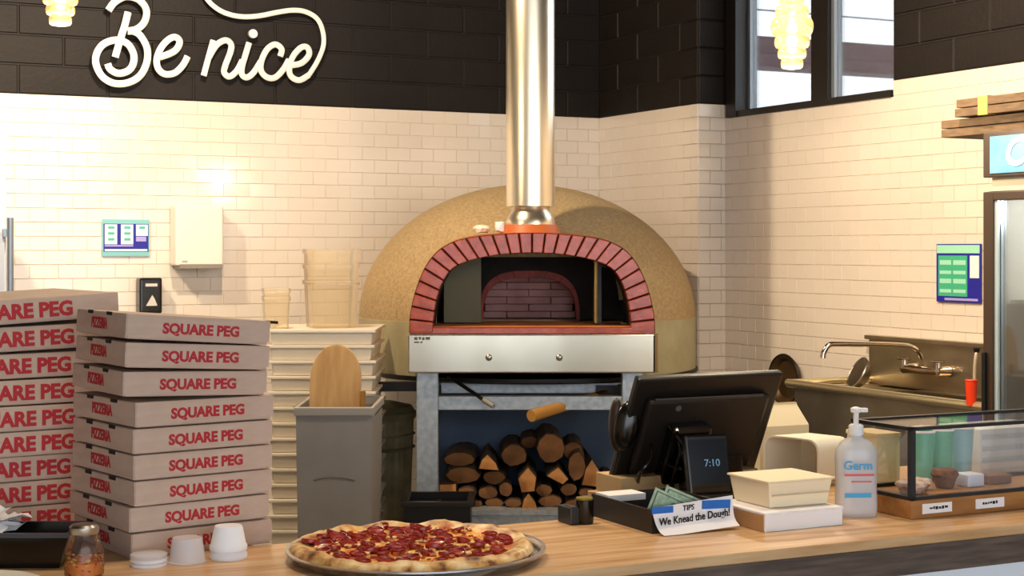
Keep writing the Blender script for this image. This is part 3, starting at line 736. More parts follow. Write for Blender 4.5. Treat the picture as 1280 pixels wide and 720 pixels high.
# ------------------------------------------------------------------ pizza boxes
def pizza_box(s, h, label, group):
    """square box, near corner at local origin; front face along +x (y=0), side face along +y (x=0)"""
    t = thing('pizza_box', label, 'box', (0, 0, 0), 0, group)
    MB().box(.002, s-.002, .002, s-.002, 0, h-.004).build('body', CARD, t, bevel=.002, seg=1)
    l = MB(); l.box(0, s, 0, s, h-.004, h); l.box(0, s, -.002, .001, h*.12, h-.001); l.box(-.002, .001, 0, s, h*.04, h-.001)
    l.build('lid', CARD, t)
    for q in (.28, .66): MB().box(-.004, -.0015, s*q, s*q+.028, h-.006, h+.001).build('slot', DARKSLOT, t)
    put_text('front_lettering', text_mesh('SQUARE PEG', s*.093, RED, bold=s*.0042), t, (s*.51, -.0025, h*.47), (PI/2, 0, 0))
    put_text('side_lettering', text_mesh('PIZZERIA', s*.098, RED, bold=s*.0042, sx=.8), t, (-.0025, s*.52, h*.5), (PI/2, 0, -PI/2))
    return t
S1, H1 = .300, .0485
C0 = Vector((-.735, 3.085, 0)); TH = R(37)
names = ['topmost', 'second from top', 'third from top', 'fourth from top', 'fifth from top', 'sixth from top', 'seventh from top', 'eighth from top', 'bottom']
base = pizza_box(S1, H1, 'x', 'pizza boxes in the front stack')
yaw = [33, 33, 33.5, 38, 37, 37.5, 38.5, 37, 36]; off = [(-.012, 0), (-.013, 0), (-.017, .0), (.008, .0), (.003, 0), (.004, 0), (.006, 0), (-.004, 0), (0, 0)]
tl = [4.2, 3.2, 2.0, 0.2, 0, 0, 0, 0, 0]
z = CZ; zs_ = [0]*9
for i in range(8, -1, -1):
    zs_[i] = z; z += H1+.0022
for i in range(9):
    o = base if i == 0 else dup(base)
    lab = f'cardboard pizza box, {names[i]} of the front stack beside the white cups'
    if i == 0: lab = 'topmost cardboard pizza box of the front stack, tilting down to the right'
    o['label'] = lab
    if i == 8: MB().box(S1-.004, S1+.02, .004, .012, H1-.005, H1+.001).build('tuck_flap', DARKSLOT, base)
    a = R(tl[i]); lift = S1*math.sin(a)
    o.rotation_euler = (0, a, R(yaw[i])); o.location = C0+Vector((off[i][0], off[i][1], zs_[i]+lift))
S2, H2 = .457, .052
base2 = pizza_box(S2, H2, 'x', 'pizza boxes in the left stack')
z = CZ; zs2 = [0]*9
for i in range(8, -1, -1): zs2[i] = z; z += H2+.0018
tl2 = [-3.0, -1.8, -.8, -.3, 0, 0, 0, 0, 0]
E2 = Vector((-.862, 3.5, 0))
for i in range(9):
    o = base2 if i == 0 else dup(base2)
    th = R(33+random.uniform(-1.2, 1.2)); a = R(tl2[i])
    o['label'] = f'large cardboard pizza box, {names[i]} of the left stack behind the black napkin tub' if i else 'topmost large cardboard pizza box of the left stack, lid bulging'
    d = Vector((math.cos(th), math.sin(th), 0))
    o.rotation_euler = (0, a, th); o.location = E2-d*S2+Vector((random.uniform(-.008, .004)+(.0 if i else .004), 0, zs2[i]))

# ------------------------------------------------------------------ pizza on its pan
pc = Vector((-.187, 3.105, CZ)); PR = .249
PANM = mat('pan_aluminium', '#b9b9bd', .25, 1)
t = thing('pizza_pan', 'round aluminium pizza pan under the pizza on the counter', 'pan', pc)
MB().lathe([(.001, .0), (PR*.9, 0), (PR*.97, .006), (PR, .018), (PR+.004, .019), (PR+.004, .022), (PR-.004, .022), (PR*.955, .009), (PR*.88, .004), (.001, .004)], 72).build('dish', PANM, t)
pz = thing('pizza', 'whole pepperoni and bacon pizza on the aluminium pan', 'pizza', pc+Vector((-.008, .012, .0055)))
CR = PR*.955
def pnoise(x, y, s, o=0): return noise.noise(Vector((x*s+o, y*s, o*1.7)))
def topz(r, a):
    x, y = r*math.cos(a), r*math.sin(a)
    q = r/CR
    z = .016+.003*pnoise(x, y, 22)+.002*pnoise(x, y, 60, 3)
    rim = math.exp(-((q-.915)/.075)**2)*(.010+.008*pnoise(math.cos(a)*2, math.sin(a)*2, 2.2, 5))
    return z+rim+.002*pnoise(x, y, 90, 8)*min(1, q)
b = MB(); NA, NR = 128, 34; vs = []
for j in range(NR+1):
    q = (j/NR)**.75
    for i in range(NA):
        a = 2*PI*i/NA; Rr = CR*(1+.02*pnoise(math.cos(a)*2, math.sin(a)*2, 1.6, 9))*q
        vs.append((Rr*math.cos(a), Rr*math.sin(a), topz(CR*q, a) if q < .985 else .012))
for i in range(NA):
    a = 2*PI*i/NA; vs.append((CR*.97*math.cos(a), CR*.97*math.sin(a), .002))
fs = [(j*NA+i, j*NA+(i+1) % NA, (j+1)*NA+(i+1) % NA, (j+1)*NA+i) for j in range(NR+1) for i in range(NA)]
b.add(vs, fs, 0, True)
def pizza_mat():
    m = bpy.data.materials.new('baked_pizza'); m.use_nodes = True; nt = m.node_tree; P_ = nt.nodes['Principled BSDF']
    tc = nt.nodes.new('ShaderNodeTexCoord'); ln = nt.nodes.new('ShaderNodeVectorMath'); ln.operation = 'LENGTH'
    sp = nt.nodes.new('ShaderNodeSeparateXYZ'); cb = nt.nodes.new('ShaderNodeCombineXYZ')
    nt.links.new(tc.outputs['Object'], sp.inputs[0]); nt.links.new(sp.outputs[0], cb.inputs[0]); nt.links.new(sp.outputs[1], cb.inputs[1]); nt.links.new(cb.outputs[0], ln.inputs[0])
    def ns(scale, det=4):
        n = nt.nodes.new('ShaderNodeTexNoise'); n.inputs['Scale'].default_value = scale; n.inputs['Detail'].default_value = det; nt.links.new(tc.outputs['Object'], n.inputs[0]); return n.outputs['Fac']
    def ramp(src, stops):
        r = nt.nodes.new('ShaderNodeValToRGB'); e = r.color_ramp.elements
        while len(e) < len(stops): e.new(.5)
        for el, (p, c) in zip(e, stops): el.position = p; el.color = lin(c) if isinstance(c, str) else (c, c, c, 1)
        nt.links.new(src, r.inputs[0]); return r.outputs[0]
    def mix(f_, a, b_):
        x = nt.nodes.new('ShaderNodeMix'); x.data_type = 'RGBA'
        nt.links.new(f_, x.inputs[0]); nt.links.new(a, x.inputs[6]); nt.links.new(b_, x.inputs[7]); return x.outputs[2]
    cheese = ramp(ns(28), [(.36, '#c4501c'), (.45, '#e8922c'), (.55, '#f3c060'), (.68, '#f6e2b4')])
    crust = ramp(ns(30), [(.32, '#2c150a'), (.40, '#a06a34'), (.52, '#d6a867'), (.68, '#ecd2a2')])
    ad = nt.nodes.new('ShaderNodeMath'); ad.operation = 'MULTIPLY_ADD'; nt.links.new(ns(14), ad.inputs[0]); ad.inputs[1].default_value = .05; nt.links.new(ln.outputs['Value'], ad.inputs[2])
    msk = ramp(ad.outputs[0], [(CR*.80+.025, 0.0), (CR*.88+.025, 1.0)])
    nt.links.new(mix(msk, cheese, crust), P_.inputs['Base Color']); P_.inputs['Roughness'].default_value = .45
    return m
b.build('base', pizza_mat(), pz)
PEP = mat('pepperoni', '#b02a1c', .35, color2='#84180f', scale=60, coat=.2); BAC = mat('bacon_bits', '#8e3420', .5, color2='#c8642e', scale=60); CHZ = mat('melted_cheese', '#f0cf94', .45)
pm = MB(); pm.lathe([(.001, .0012), (.011, .0008), (.0155, .002), (.0165, .0052), (.0175, .0054), (.0178, .003), (.016, -.003), (.001, -.003)], 14); pepm = pm.mesh('pepperoni', PEP)
rnd = random.Random(3); placed = []
tries = 0
while len(placed) < 66 and tries < 6000:
    tries += 1
    a = rnd.uniform(0, 2*PI); r = CR*.84*math.sqrt(rnd.random())
    x, y = r*math.cos(a), r*math.sin(a)
    if all((x-u)**2+(y-v)**2 > .0245**2 for u, v in placed): placed.append((x, y))
for x, y in placed:
    o = link('pepperoni', pepm, pz, (x, y, topz(math.hypot(x, y), math.atan2(y, x))+.0035)); o.rotation_euler = (rnd.uniform(-.3, .3), rnd.uniform(-.3, .3), rnd.uniform(0, 6)); q = rnd.uniform(.75, 1.08); o.scale = (q, q, q)
bb = MB()
for i in range(330):
    a = rnd.uniform(0, 2*PI); r = CR*.82*math.sqrt(rnd.random()); x, y = r*math.cos(a), r*math.sin(a); s = rnd.uniform(.003, .0065)
    bb.box(-s, s, -s*.6, s*.6, -.001, s*.45, 0 if rnd.random() < .8 else 1, Matrix.Translation((x, y, topz(r, a)+.003)) @ Matrix.Rotation(rnd.uniform(0, 3), 4, 'Z') @ Matrix.Rotation(rnd.uniform(-.5, .5), 4, 'X'))
tag(bb.build('chopped_topping', [BAC, CHZ], pz), kind='stuff')

# ------------------------------------------------------------------ left end of the counter
# black napkin tub
t = thing('napkin_tub', 'black plastic tub of napkins at the left end of the counter', 'tub', (-1.06, 2.995, CZ))
b = MB(); hx, hy, hz = .225, .15, .065
A = [(-hx+.012, .008, 0), (hx-.018, .008, 0), (hx-.018, hy-.008, 0), (-hx+.012, hy-.008, 0)]; B = [(-hx, 0, hz), (hx, 0, hz), (hx, hy, hz), (-hx, hy, hz)]
Bi = [(-hx+.008, .008, hz), (hx-.008, .008, hz), (hx-.008, hy-.008, hz), (-hx+.008, hy-.008, hz)]; Ai = [(-hx+.02, .016, .006), (hx-.026, .016, .006), (hx-.026, hy-.016, .006), (-hx+.02, hy-.016, .006)]
for X_, Y_ in ((A, B), (B, Bi), (Bi, Ai)): b.add(X_+Y_, [(i, (i+1) % 4, 4+(i+1) % 4, 4+i) for i in range(4)])
b.add(A, [(0, 1, 2, 3)]); b.add(Ai, [(0, 1, 2, 3)]); b.build('body', BLACKG2, t)
tag(MB().box(-.004, hx*2+.004, -.004, .006, hz-.006, hz+.002).build('rim', mat('grey_black_rim', '#3a3a40', .3), t, (-hx, 0, 0)))
nap = thing('napkins', 'crumpled white napkins heaped in the black tub', 'napkin', (-1.0, 3.07, CZ+.018))
for i in range(6):
    b = MB(); g = 5; rr_ = random.Random(i+40); vs = [(x/g*.13-.065, y/g*.1-.05, .05+.02*noise.noise(Vector((x*.7+i*3, y*.7, i)))) for y in range(g+1) for x in range(g+1)]
    b.add(vs, [(y*(g+1)+x, y*(g+1)+x+1, (y+1)*(g+1)+x+1, (y+1)*(g+1)+x) for y in range(g) for x in range(g)], 0, False)
    o = b.build('napkin_sheet', PAPER, nap, (rr_.uniform(-.08, .06), 0, .004*i)); o.rotation_euler = (rr_.uniform(-.2, .2), rr_.uniform(-.15, .15), rr_.uniform(0, 3))
# shaker jar
jx = Vector((-.785, 2.925, CZ))
t = thing('pepper_shaker', 'glass shaker jar of chili flakes with a metal lid at the counter front', 'jar', jx)
MB().lathe([(.001, .001), (.03, .001), (.0355, .006), (.0365, .03), (.034, .055), (.027, .073), (.0245, .08), (.0245, .086)], 36, cap1=False).build('jar_glass', CLEAR, t)
MB().lathe([(.026, .080), (.027, .083), (.027, .092), (.0225, .0965), (.001, .098)], 36).build('lid', STEEL, t)
rr_ = random.Random(5); b = MB(); b.lathe([(.001, .004), (.033, .006), (.034, .028), (.02, .034), (.001, .035)], 24, 0)
for i in range(260):
    a = rr_.uniform(0, 6.28); r = .034*math.sqrt(rr_.uniform(.5, 1)); z = rr_.uniform(.005, .036); s = .003
    b.box(-s, s, -s*.6, s*.6, -.0006, .0006, rr_.choice((0, 1, 2)), Matrix.Translation((r*math.cos(a), r*math.sin(a), z)) @ Matrix.Rotation(rr_.uniform(0, 3), 4, 'X') @ Matrix.Rotation(rr_.uniform(0, 3), 4, 'Z'))
tag(b.build('chili_flakes', [mat('flake_orange', '#d07a2a', .8), mat('flake_red', '#a83a18', .8), mat('flake_yellow', '#e0b04a', .8)], t), kind='stuff')
# plate
tag(MB().lathe([(.001, .0), (.075, 0), (.10, .006), (.135, .013), (.136, .016), (.10, .010), (.07, .005), (.001, .005)], 56).build('plate', mat('cream_plate', '#efe7d4', .35), None, (-.955, 2.775, CZ)), 'cream plate at the counter front before the napkin tub', 'plate')
# white paper cups, upside down
CUPM = mat('white_cup', '#ecebee', .5); CUPT = glass('translucent_cup', '#ffffff', haze=.6, hazecol='#e8e4e6', refl=.5, rough=.2)
t = thing('portion_cup', 'single translucent portion cup upside down beside the pizza boxes', 'cup', Vector(((234-640)/F*3.06, 3.06, CZ)))
MB().lathe([(.036, 0), (.037, .003), (.035, .004), (.0285, .046), (.027, .048), (.001, .048)], 32, cap0=False).build('cup_wall', CUPT, t)
t = thing('soup_cup_stack', 'stack of white soup cups upside down beside the pizza boxes', 'cup', Vector(((285.5-640)/F*3.1, 3.1, CZ)))
MB().lathe([(.035, 0), (.0365, .002), (.0365, .010), (.034, .013), (.033, .018)], 36, cap1=False).build('cup', CUPM, t)
MB().lathe([(.0345, .016), (.0365, .018), (.0365, .026), (.034, .029), (.0275, .061), (.026, .064), (.001, .0645)], 36, cap0=False).build('cup', CUPM, t)
t = thing('portion_lid_stack', 'low stack of white portion lids against the bottom pizza box', 'lid', Vector(((186-640)/F*3.03, 3.03, CZ)))
for i in range(3): MB().lathe([(.034, .008*i), (.035, .008*i+.002), (.035, .008*i+.006), (.031, .008*i+.0078), (.001, .008*i+.008)], 32).build('lid', CUPT if i > 1 else CUPM, t)

# ------------------------------------------------------------------ register area
CABM = mat('cabinet_tan_wood', '#c9a878', .6, color2='#b89564', scale=4, stretch=(1, 1, 6))
cab = thing('wooden_riser', 'low tan wooden riser box under the register on the counter', 'riser', ct(.585, .715), PHI)
MB().box(0, .40, 0, .125, 0, .046).build('riser_body', CABM, cab, bevel=.002)
MB().box(.135, .15, -.003, .001, .004, .042).build('riser_divider', mat('dark_divider', '#5a4026', .6), cab)
# monitor (seen from behind, top leaning towards the customer)
TL = P(800, 475, 3.8); TR_ = P(978, 466, 4.0)
d = (TR_-TL); d.z = 0; wid = d.length; lean = D2*.13; bot = Vector((0, 0, -.262))+lean
mon = thing('register_monitor', 'large black touchscreen register seen from behind on the counter', 'monitor', ct(.80, .66, CZ))
ax = D1; ay = (-bot).normalized(); az = ax.cross(ay)   # az points to the customer side (camera)
cen = (TL+TR_)/2+bot*.5; cen.z = (TL.z+TR_.z)/2+bot.z*.5
Mm = Matrix.Translation(cen-mon.location) @ Matrix((ax, ay, az)).transposed().to_4x4()
hh = bot.length/2
b = MB(); b.box(-wid/2, wid/2, -hh, hh, -.022, .0, 0, Mm); b.build('screen_housing', BLACKP, mon, bevel=.006)
b = MB(); b.box(-wid/2+.035, wid/2-.035, -hh+.03, hh-.05, 0, .02, 0, Mm); b.build('back_cover', mat('brown_black_plastic', '#1b1411', .45), mon, bevel=.012)
b = MB(); b.box(-wid/2+.05, wid/2-.06, hh-.052, hh-.046, .018, .022, 0, Mm); b.build('vent_line', mat('grey_black_line', '#3a3531', .4), mon)
b = MB(); b.box(-wid/2+.008, wid/2-.008, -hh+.008, hh-.008, -.026, -.021, 0, Mm); b.build('screen', BLACKG2, mon)
b = MB(); b.lathe([(0, .004), (.007, .003), (.008, 0)], 14, 0, Mm @ Matrix.Translation((-.09, hh-.075, .02))); b.build('badge', mat('grey_badge', '#7f7b76', .3, .6), mon)
b = MB(); b.box(-.11, .0, -hh+.01, .035, .02, .06, 0, Mm); b.build('hinge_block', BLACKG2, mon, bevel=.01)
b = MB(); b.box(-.07, .07, -.05, .03, .0, .10, 0, Matrix.Rotation(PHI, 4, 'Z')); b.build('stand', BLACKG2, mon, bevel=.01)
b = MB(); b.box(-.15, .20, -.20, .03, .0, .014, 0, Matrix.Rotation(PHI, 4, 'Z')); b.build('base_plate', BLACKP, mon, bevel=.004)
rr_ = random.Random(11)
for i in range(7):
    st = Mm @ Vector((rr_.uniform(-.15, -.01), rr_.uniform(-.08, .03), .03)); en = Mm @ Vector((rr_.uniform(-.16, .02), -hh-.01, rr_.uniform(.02, .06)))
    m_ = (st+en)/2+Vector((rr_.uniform(-.03, .03), -.06-rr_.uniform(0, .03), rr_.uniform(-.03, .02)))
    MB().tube(smoothpath([st, (st+m_)/2+Vector((.01, -.02, 0)), m_, en], 6), .0045, 8).build('cable', BLACKG2, mon)
hp = P(783, 532, 3.87)-mon.location
b = MB(); b.lathe([(.03*math.sin(PI*q/14)+.0005, -.062*math.cos(PI*q/14)) for q in range(15)], 20, 0, Matrix.Translation(hp) @ Matrix.Rotation(R(10), 4, 'Y') @ Matrix.Scale(.7, 4, (0, 1, 0))); b.build('side_reader', BLACKG2, mon)
b = MB(); b.lathe([(.02*math.sin(PI*q/12)+.0005, -.066*math.cos(PI*q/12)) for q in range(13)], 16, 0, Matrix.Translation(hp+Vector((-.022, .02, 0)))); b.build('reader_back', mat('dark_brown_plastic', '#2f1d14', .4), mon)
# customer display
t0_, u0_ = tu(897, 627, CZ+.014)
dsp = thing('customer_display', 'small black customer display with glowing blue digits before the register', 'display', ct(t0_, u0_+.03, CZ+.0145), PHI-R(8))
kd = 3.78/F; wD = 57*kd/2; hD = 80*kd; Mt = Matrix.Rotation(R(-14), 4, 'X')
b = MB(); b.box(-wD, wD, -.012, .012, .012, hD, 0, Mt); b.build('housing', BLACKG2, dsp, bevel=.005)
b = MB(); b.box(-wD+.006, wD-.006, -.0128, -.0118, .02, hD-.012, 0, Mt); b.build('screen', mat('display_glass', '#14161c', .12), dsp)
b = MB(); b.box(-wD-.004, wD+.008, -.03, .07, 0, .014); b.build('foot', BLACKP, dsp, bevel=.004)
o = put_text('clock_digits', text_mesh('7:10', .024, mat('display_digits', '#5b83a0', .5, emit='#6fa8d0', estr=.18)), dsp, Mt @ Vector((.008, -.0132, hD*.55)), (PI/2-R(14), 0, 0))
# tip tray with bills and the note
t1_, u1_ = .39, .255
tray = thing('tip_tray', 'open black tip tray with a handwritten note taped to its front', 'tray', ct(t1_, u1_), PHI)
L_, Wd, hT = .205, .26, .05
b = MB(); b.box(0, L_, 0, Wd, 0, .004)
for q in ((0, L_, 0, .004), (0, L_, Wd-.004, Wd)): b.box(q[0], q[1], q[2], q[3], .004, hT)
for q in ((0, .004), (L_-.004, L_)): b.box(q[0], q[1], .004, Wd-.004, .004, hT)
b.build('tray_body', mat('brown_black_box', '#1d1511', .5), tray)
MB().box(.006, .10, .19, .252, .040, .054, 0).build('receipt_pad', PAPER, tray)
nt_ = MB(); n1, n2 = 14, 8; vs = []
for j in range(n2+1):
    q = j/n2
    for i in range(n1+1):
        s = i/n1; x = -.006+s*.205+.014*q*(1-s); zz_ = .056+.014*s-q*(.056+.006*s); y = -.008-.008*q*q-.02*q**7-.002*math.sin(s*6)*q**3
        vs.append((x, y, max(zz_, .0015)))
nt_.add(vs, [(j*(n1+1)+i, j*(n1+1)+i+1, (j+1)*(n1+1)+i+1, (j+1)*(n1+1)+i) for j in range(n2) for i in range(n1)], 0, True)
note = nt_.build('note_paper', PAPER, tray)
put_text('note_lettering', text_mesh('We Knead the Dough!', .022, INK, bold=.0004, sx=.88, shear=.15), note, (.098, -.0145, .030), (PI/2-R(7), R(-3), 0))
put_text('note_lettering', text_mesh('TIPS', .016, INK, bold=.0002, shear=.2), note, (.084, -.0105, .051), (PI/2-R(4), R(-3), 0))
MB().box(-.006, .046, -.0115, -.0085, .044, .058).build('tape', BLUET, tray)
MB().box(.118, .188, -.0125, -.0085, .050, .068, 0, Matrix.Rotation(R(2), 4, 'Y')).build('tape', BLUET, tray)
BILL = mat('banknote_green', '#b9c9ae', .75, color2='#93ab8c', scale=70); BILLD = mat('banknote_ink', '#4c6152', .8)
for i, (dx, rot, lab) in enumerate(((-.004, 25, 'green banknote standing at the left in the tip tray'), (.03, 23, 'green banknote leaning right of another in the tip tray'))):
    o = thing('banknote', lab, 'banknote', ct(t1_+.012+dx, u1_+.022+i*.008, CZ+.062), PHI, 'banknotes in the tip tray')
    Mb = Matrix.Rotation(R(rot), 4, 'Y')
    MB().box(0, .12, -.0006, .0006, -.015, .036, 0, Mb).build('bill', BILL, o)
    b = MB()
    for q in ((.006, .114, .029, .031), (.006, .114, -.011, -.009)): b.box(q[0], q[1], -.0012, -.0004, q[2], q[3], 0, Mb)
    for q in ((.006, .009), (.111, .114)): b.box(q[0], q[1], -.0012, -.0004, -.009, .029, 0, Mb)
    b.lathe([(.012, -.0004), (.012, .0006), (.001, .0006)], 18, 0, Mb @ Matrix.Translation((.06, -.0006, .01)) @ Matrix.Rotation(PI/2, 4, 'X'))
    b.build('bill_print', BILLD, o)
# pen cup and little box
t2_, u2_ = tu(736, 656)
t = thing('pen_cup', 'small black cylinder cup with a yellow rim beside the tip tray', 'cup', ct(t2_, u2_+.02))
MB().lathe([(.019, 0), (.0205, .004), (.0205, .052), (.018, .053), (.017, .01), (.001, .01)], 28).build('cup_body', BLACKG2, t)
MB().lathe([(.018, .052), (.0185, .057), (.012, .058), (.001, .058)], 24).build('top', mat('mustard_top', '#8a7420', .5), t)
t3_, u3_ = tu(713, 657)
o = thing('card_reader', 'small black card reader block left of the pen cup', 'reader', ct(t3_, u3_), PHI)
MB().box(0, .024, 0, .06, 0, .038).build('reader_body', BLACKP, o, bevel=.003)
MB().box(.004, .020, .004, .03, .038, .0395).build('keypad', mat('grey_keypad', '#3c3a3a', .5), o)
t4_, u4_ = tu(752, 648)
o = thing('receipt_spindle', 'low dark brown box behind the pen cup', 'box', ct(t4_+.006, u4_+.04), PHI)
MB().box(-.005, .022, 0, .05, 0, .034).build('box_body', mat('brown_black_box', '#1d1511', .5), o, bevel=.002)
MB().box(-.006, .023, -.001, .051, .034, .038).build('box_lid', mat('grey_lid', '#6d6760', .5), o)

# white carton, cream tray on top
ca = thing('white_carton', 'flat white carton on the counter left of the sanitizer bottle', 'carton', ct(.615, .165), PHI)
MB().box(0, .205, 0, .19, 0, .036).build('carton_body', [PAPER], ca, bevel=.002)
MB().box(-.0022, -.0004, .004, .186, .001, .035).build('carton_side', CARDB, ca)
MB().box(-.0015, .2065, -.0015, .1915, .036, .041).build('carton_lid', PAPER, ca, bevel=.0015)
cr = thing('cream_takeout_tray', 'cream cardboard takeout box resting on the flat white carton', 'box', ct(.650, .20, CZ+.0415), PHI)
CREAMC = mat('cream_card', '#ecd9b8', .7)
b = MB(); b.box(0, .17, 0, .15, 0, .055, taper=.008); b.build('box_body', CREAMC, cr, bevel=.004)
MB().box(-.004, .174, -.004, .154, .055, .060).build('box_lid', CREAMC, cr, bevel=.002)
MB().box(.01, .16, -.0015, .003, .026, .029, 0).build('fold_seam', mat('cream_card_shade', '#d8c09a', .7), cr)
# cream rounded tub & paper bag behind
pt = P(985, 598, 4.02)
tub = thing('cream_tub', 'cream rounded plastic tub lying on its side behind the takeout box', 'tub', (pt.x, pt.y, CZ), PHI)
kq = 4.02/F; w_ = 44*kq; zt2 = CAMZ-(549-HOR)*kq-CZ
def rrect(w, z0, z1, c, n=5):
    ps = []
    for cx, cz_, a0 in ((w-c, z1-c, 0), (-w+c, z1-c, 90), (-w+c, z0+c, 180), (w-c, z0+c, 270)):
        for i in range(n+1):
            a = R(a0+90*i/n); ps.append((cx+c*math.cos(a), cz_+c*math.sin(a)))
    return ps
b = MB(); pA = rrect(w_, .0, zt2, .03); pB = rrect(w_*.86, .008, zt2*.97, .026); m_ = len(pA)
pa = [(x, -.0, z) for x, z in pA]; pb = [(x, .14, z) for x, z in pB]
b.add(pa+pb, [(i, (i+1) % m_, m_+(i+1) % m_, m_+i) for i in range(m_)], 0, True)
pin = [(x*.94, .0, zt2/2+(z-zt2/2)*.93) for x, z in pA]; pin2 = [(x*.80, .13, zt2/2+(z-zt2/2)*.86) for x, z in pA]
b.add(pa+pin, [(i, (i+1) % m_, m_+(i+1) % m_, m_+i) for i in range(m_)]); b.add(pin+pin2, [(i, (i+1) % m_, m_+(i+1) % m_, m_+i) for i in range(m_)], 0, True)
b.add(pb, [tuple(range(m_))]); b.add(pin2, [tuple(range(m_))]); o = b.build('tub_shell', CREAMP, tub); o.rotation_euler = (0, 0, R(-75)); o.location = (.03, .03, 0)
pt = P(972, 560, 4.55)
bag = thing('paper_bag', 'cream paper bag standing behind the register beside the sink', 'bag', (pt.x+.02, pt.y, 0), PHI)
zb1 = CAMZ-(506-HOR)*4.55/F
b = MB(); b.box(-.085, .085, 0, .12, .0, zb1-.06); bm_ = zb1-.06
b.add([(-.085, 0, bm_), (.085, 0, bm_), (.085, .12, bm_), (-.085, .12, bm_), (-.06, .05, zb1), (.075, .05, zb1), (.075, .06, zb1), (-.06, .06, zb1)], [(0, 1, 5, 4), (1, 2, 6, 5), (2, 3, 7, 6), (3, 0, 4, 7), (4, 5, 6, 7)])
b.build('bag_body', mat('cream_bag', '#efdcb4', .8), bag)
MB().box(-.062, .077, .046, .064, zb1-.022, zb1).build('folded_top', mat('cream_bag_fold', '#e0c896', .8), bag)

# hand sanitizer bottle
bo = thing('sanitizer_bottle', 'clear pump bottle of hand sanitizer with blue and red print', 'bottle', ct(.922, .247), PHI-R(22))
GEL = glass('sanitizer_gel', '#f2f4f6', haze=.62, hazecol='#e4e2e4', refl=.9, rough=.08)
def bell(wx, wy, prof, n=32):
    b = MB(); vs = []
    for sx, sy, z in prof:
        for i in range(n):
            a = 2*PI*i/n; c, s = math.cos(a), math.sin(a); e = 2/2.8
            vs.append((wx*sx*math.copysign(abs(c)**e, c), wy*sy*math.copysign(abs(s)**e, s), z))
    m = len(prof)
    b.add(vs, [(j*n+i, j*n+(i+1) % n, (j+1)*n+(i+1) % n, (j+1)*n+i) for j in range(m-1) for i in range(n)], 0, True)
    b.add(vs[:n], [tuple(range(n))]); b.add(vs[-n:], [tuple(range(n))]); return b
bell(.047, .03, [(.9, .9, 0), (.98, .98, .004), (1, 1, .02), (.97, .97, .08), (1, 1, .13), (.98, .98, .15), (.7, .75, .168), (.34, .5, .178), (.32, .5, .184)]).build('bottle_body', GEL, bo)
MB().lathe([(.0155, .182), (.0165, .184), (.0165, .204), (.012, .207)], 24).build('collar', mat('white_pump', '#e8e8ea', .4), bo)
b = MB(); b.lathe([(.006, .206), (.006, .232), (.012, .234), (.012, .243), (.004, .246)], 18); b.box(-.006, .026, -.006, .006, .234, .243); b.build('pump_head', mat('white_pump', '#e8e8ea', .4), bo, bevel=.001)
LB_ = mat('label_blue', '#3f9fd0', .5); LR = mat('label_red', '#d8585c', .5)
put_text('label_lettering', text_mesh('Germ', .028, LB_, bold=.0006), bo, (-.004, -.0315, .117), (PI/2, 0, 0))
MB().box(-.034, .032, -.0315, -.0302, .094, .099).build('red_label_line', LR, bo)
MB().box(-.02, .026, -.0315, -.0302, .080, .083).build('red_label_line', LR, bo)
MB().box(-.034, .026, -.0315, -.0302, .046, .056).build('blue_label_band', LB_, bo)

# ------------------------------------------------------------------ glass display case
DC = thing('display_case', 'black framed glass display case on a wooden base at the counter right', 'case', ct(.998, .15), PHI)
dl, dd, z0, z1 = .72, .21, .042, .205
WBASE = mat('case_base_wood', '#a8743c', .5, color2='#8f5d2b', scale=5, stretch=(1, 8, 8))
MB().box(0, dl, 0, dd, 0, z0).build('wooden_base', WBASE, DC, bevel=.003)
BF = mat('case_black_frame', '#1a1a1c', .35); e = .008
for x in (0, dl-2*e):
    for y in (0, dd-2*e): MB().box(x, x+2*e*.8, y, y+2*e*.8, z0, z1).build('corner_post', BF, DC)
b = MB()
for zq in (z0, z1-e):
    for y in (0, dd-e*1.6): b.box(0, dl, y, y+e*1.6, zq, zq+e)
    for x in (0, dl-e*1.6): b.box(x, x+e*1.6, 0, dd, zq, zq+e)
b.build('edge_frame', BF, DC)
for q in ((.01, dl-.01, .004, .006, z0+e, z1-e), (.004, .006, .01, dd-.01, z0+e, z1-e), (dl-.006, dl-.004, .01, dd-.01, z0+e, z1-e), (.01, dl-.01, dd-.006, dd-.004, z0+e, z1-e), (.01, dl-.01, .01, dd-.01, z1-.005, z1-.003)):
    MB().box(*q).build('pane', CASEG, DC)
for x, n_ in ((.03, 0), (.185, 1)):
    c = MB().box(x, x+.085, -.0022, -.0005, .011, .033).build('price_card', PAPER, DC)
    rr_ = random.Random(n_+2); b = MB()
    xx = x+.02
    while xx < x+.065:
        w = rr_.uniform(.004, .009); b.box(xx, xx+w, -.0028, -.002, .018+rr_.uniform(0, .003), .024+rr_.uniform(0, .003)); xx += w+.002
    b.build('handwriting', INK, c)
def blob(name, w, h, m, loc, label, cat, seed, group=None):
    b = MB(); b.lathe([(w*.6, 0), (w*.8, h*.3), (w, h*.6), (w*.85, h*.85), (.001, h)], 22)
    for v in b.v:
        v += Vector((noise.noise(v*70+Vector((seed, 0, 0))), noise.noise(v*70+Vector((0, seed, 0))), 0))*w*.18; v.z += noise.noise(v*90+Vector((0, 0, seed)))*h*.12*(1 if v.z > h*.2 else 0)
    o = b.build(name, m, None, loc); return tag(o, label, cat, group)
COOK = mat('wrapped_cookie', '#d8c4b4', .35, color2='#a67c66', scale=60)
blob('wrapped_cookie', .036, .03, COOK, ct(1.07, .235, CZ+.043), 'plastic wrapped pale cookie at the left end of the display case', 'cookie', 1, 'wrapped cookies')
blob('wrapped_cookie', .036, .027, COOK, ct(1.125, .28, CZ+.043), 'plastic wrapped pale cookie beside the muffin in the display case', 'cookie', 5, 'wrapped cookies')
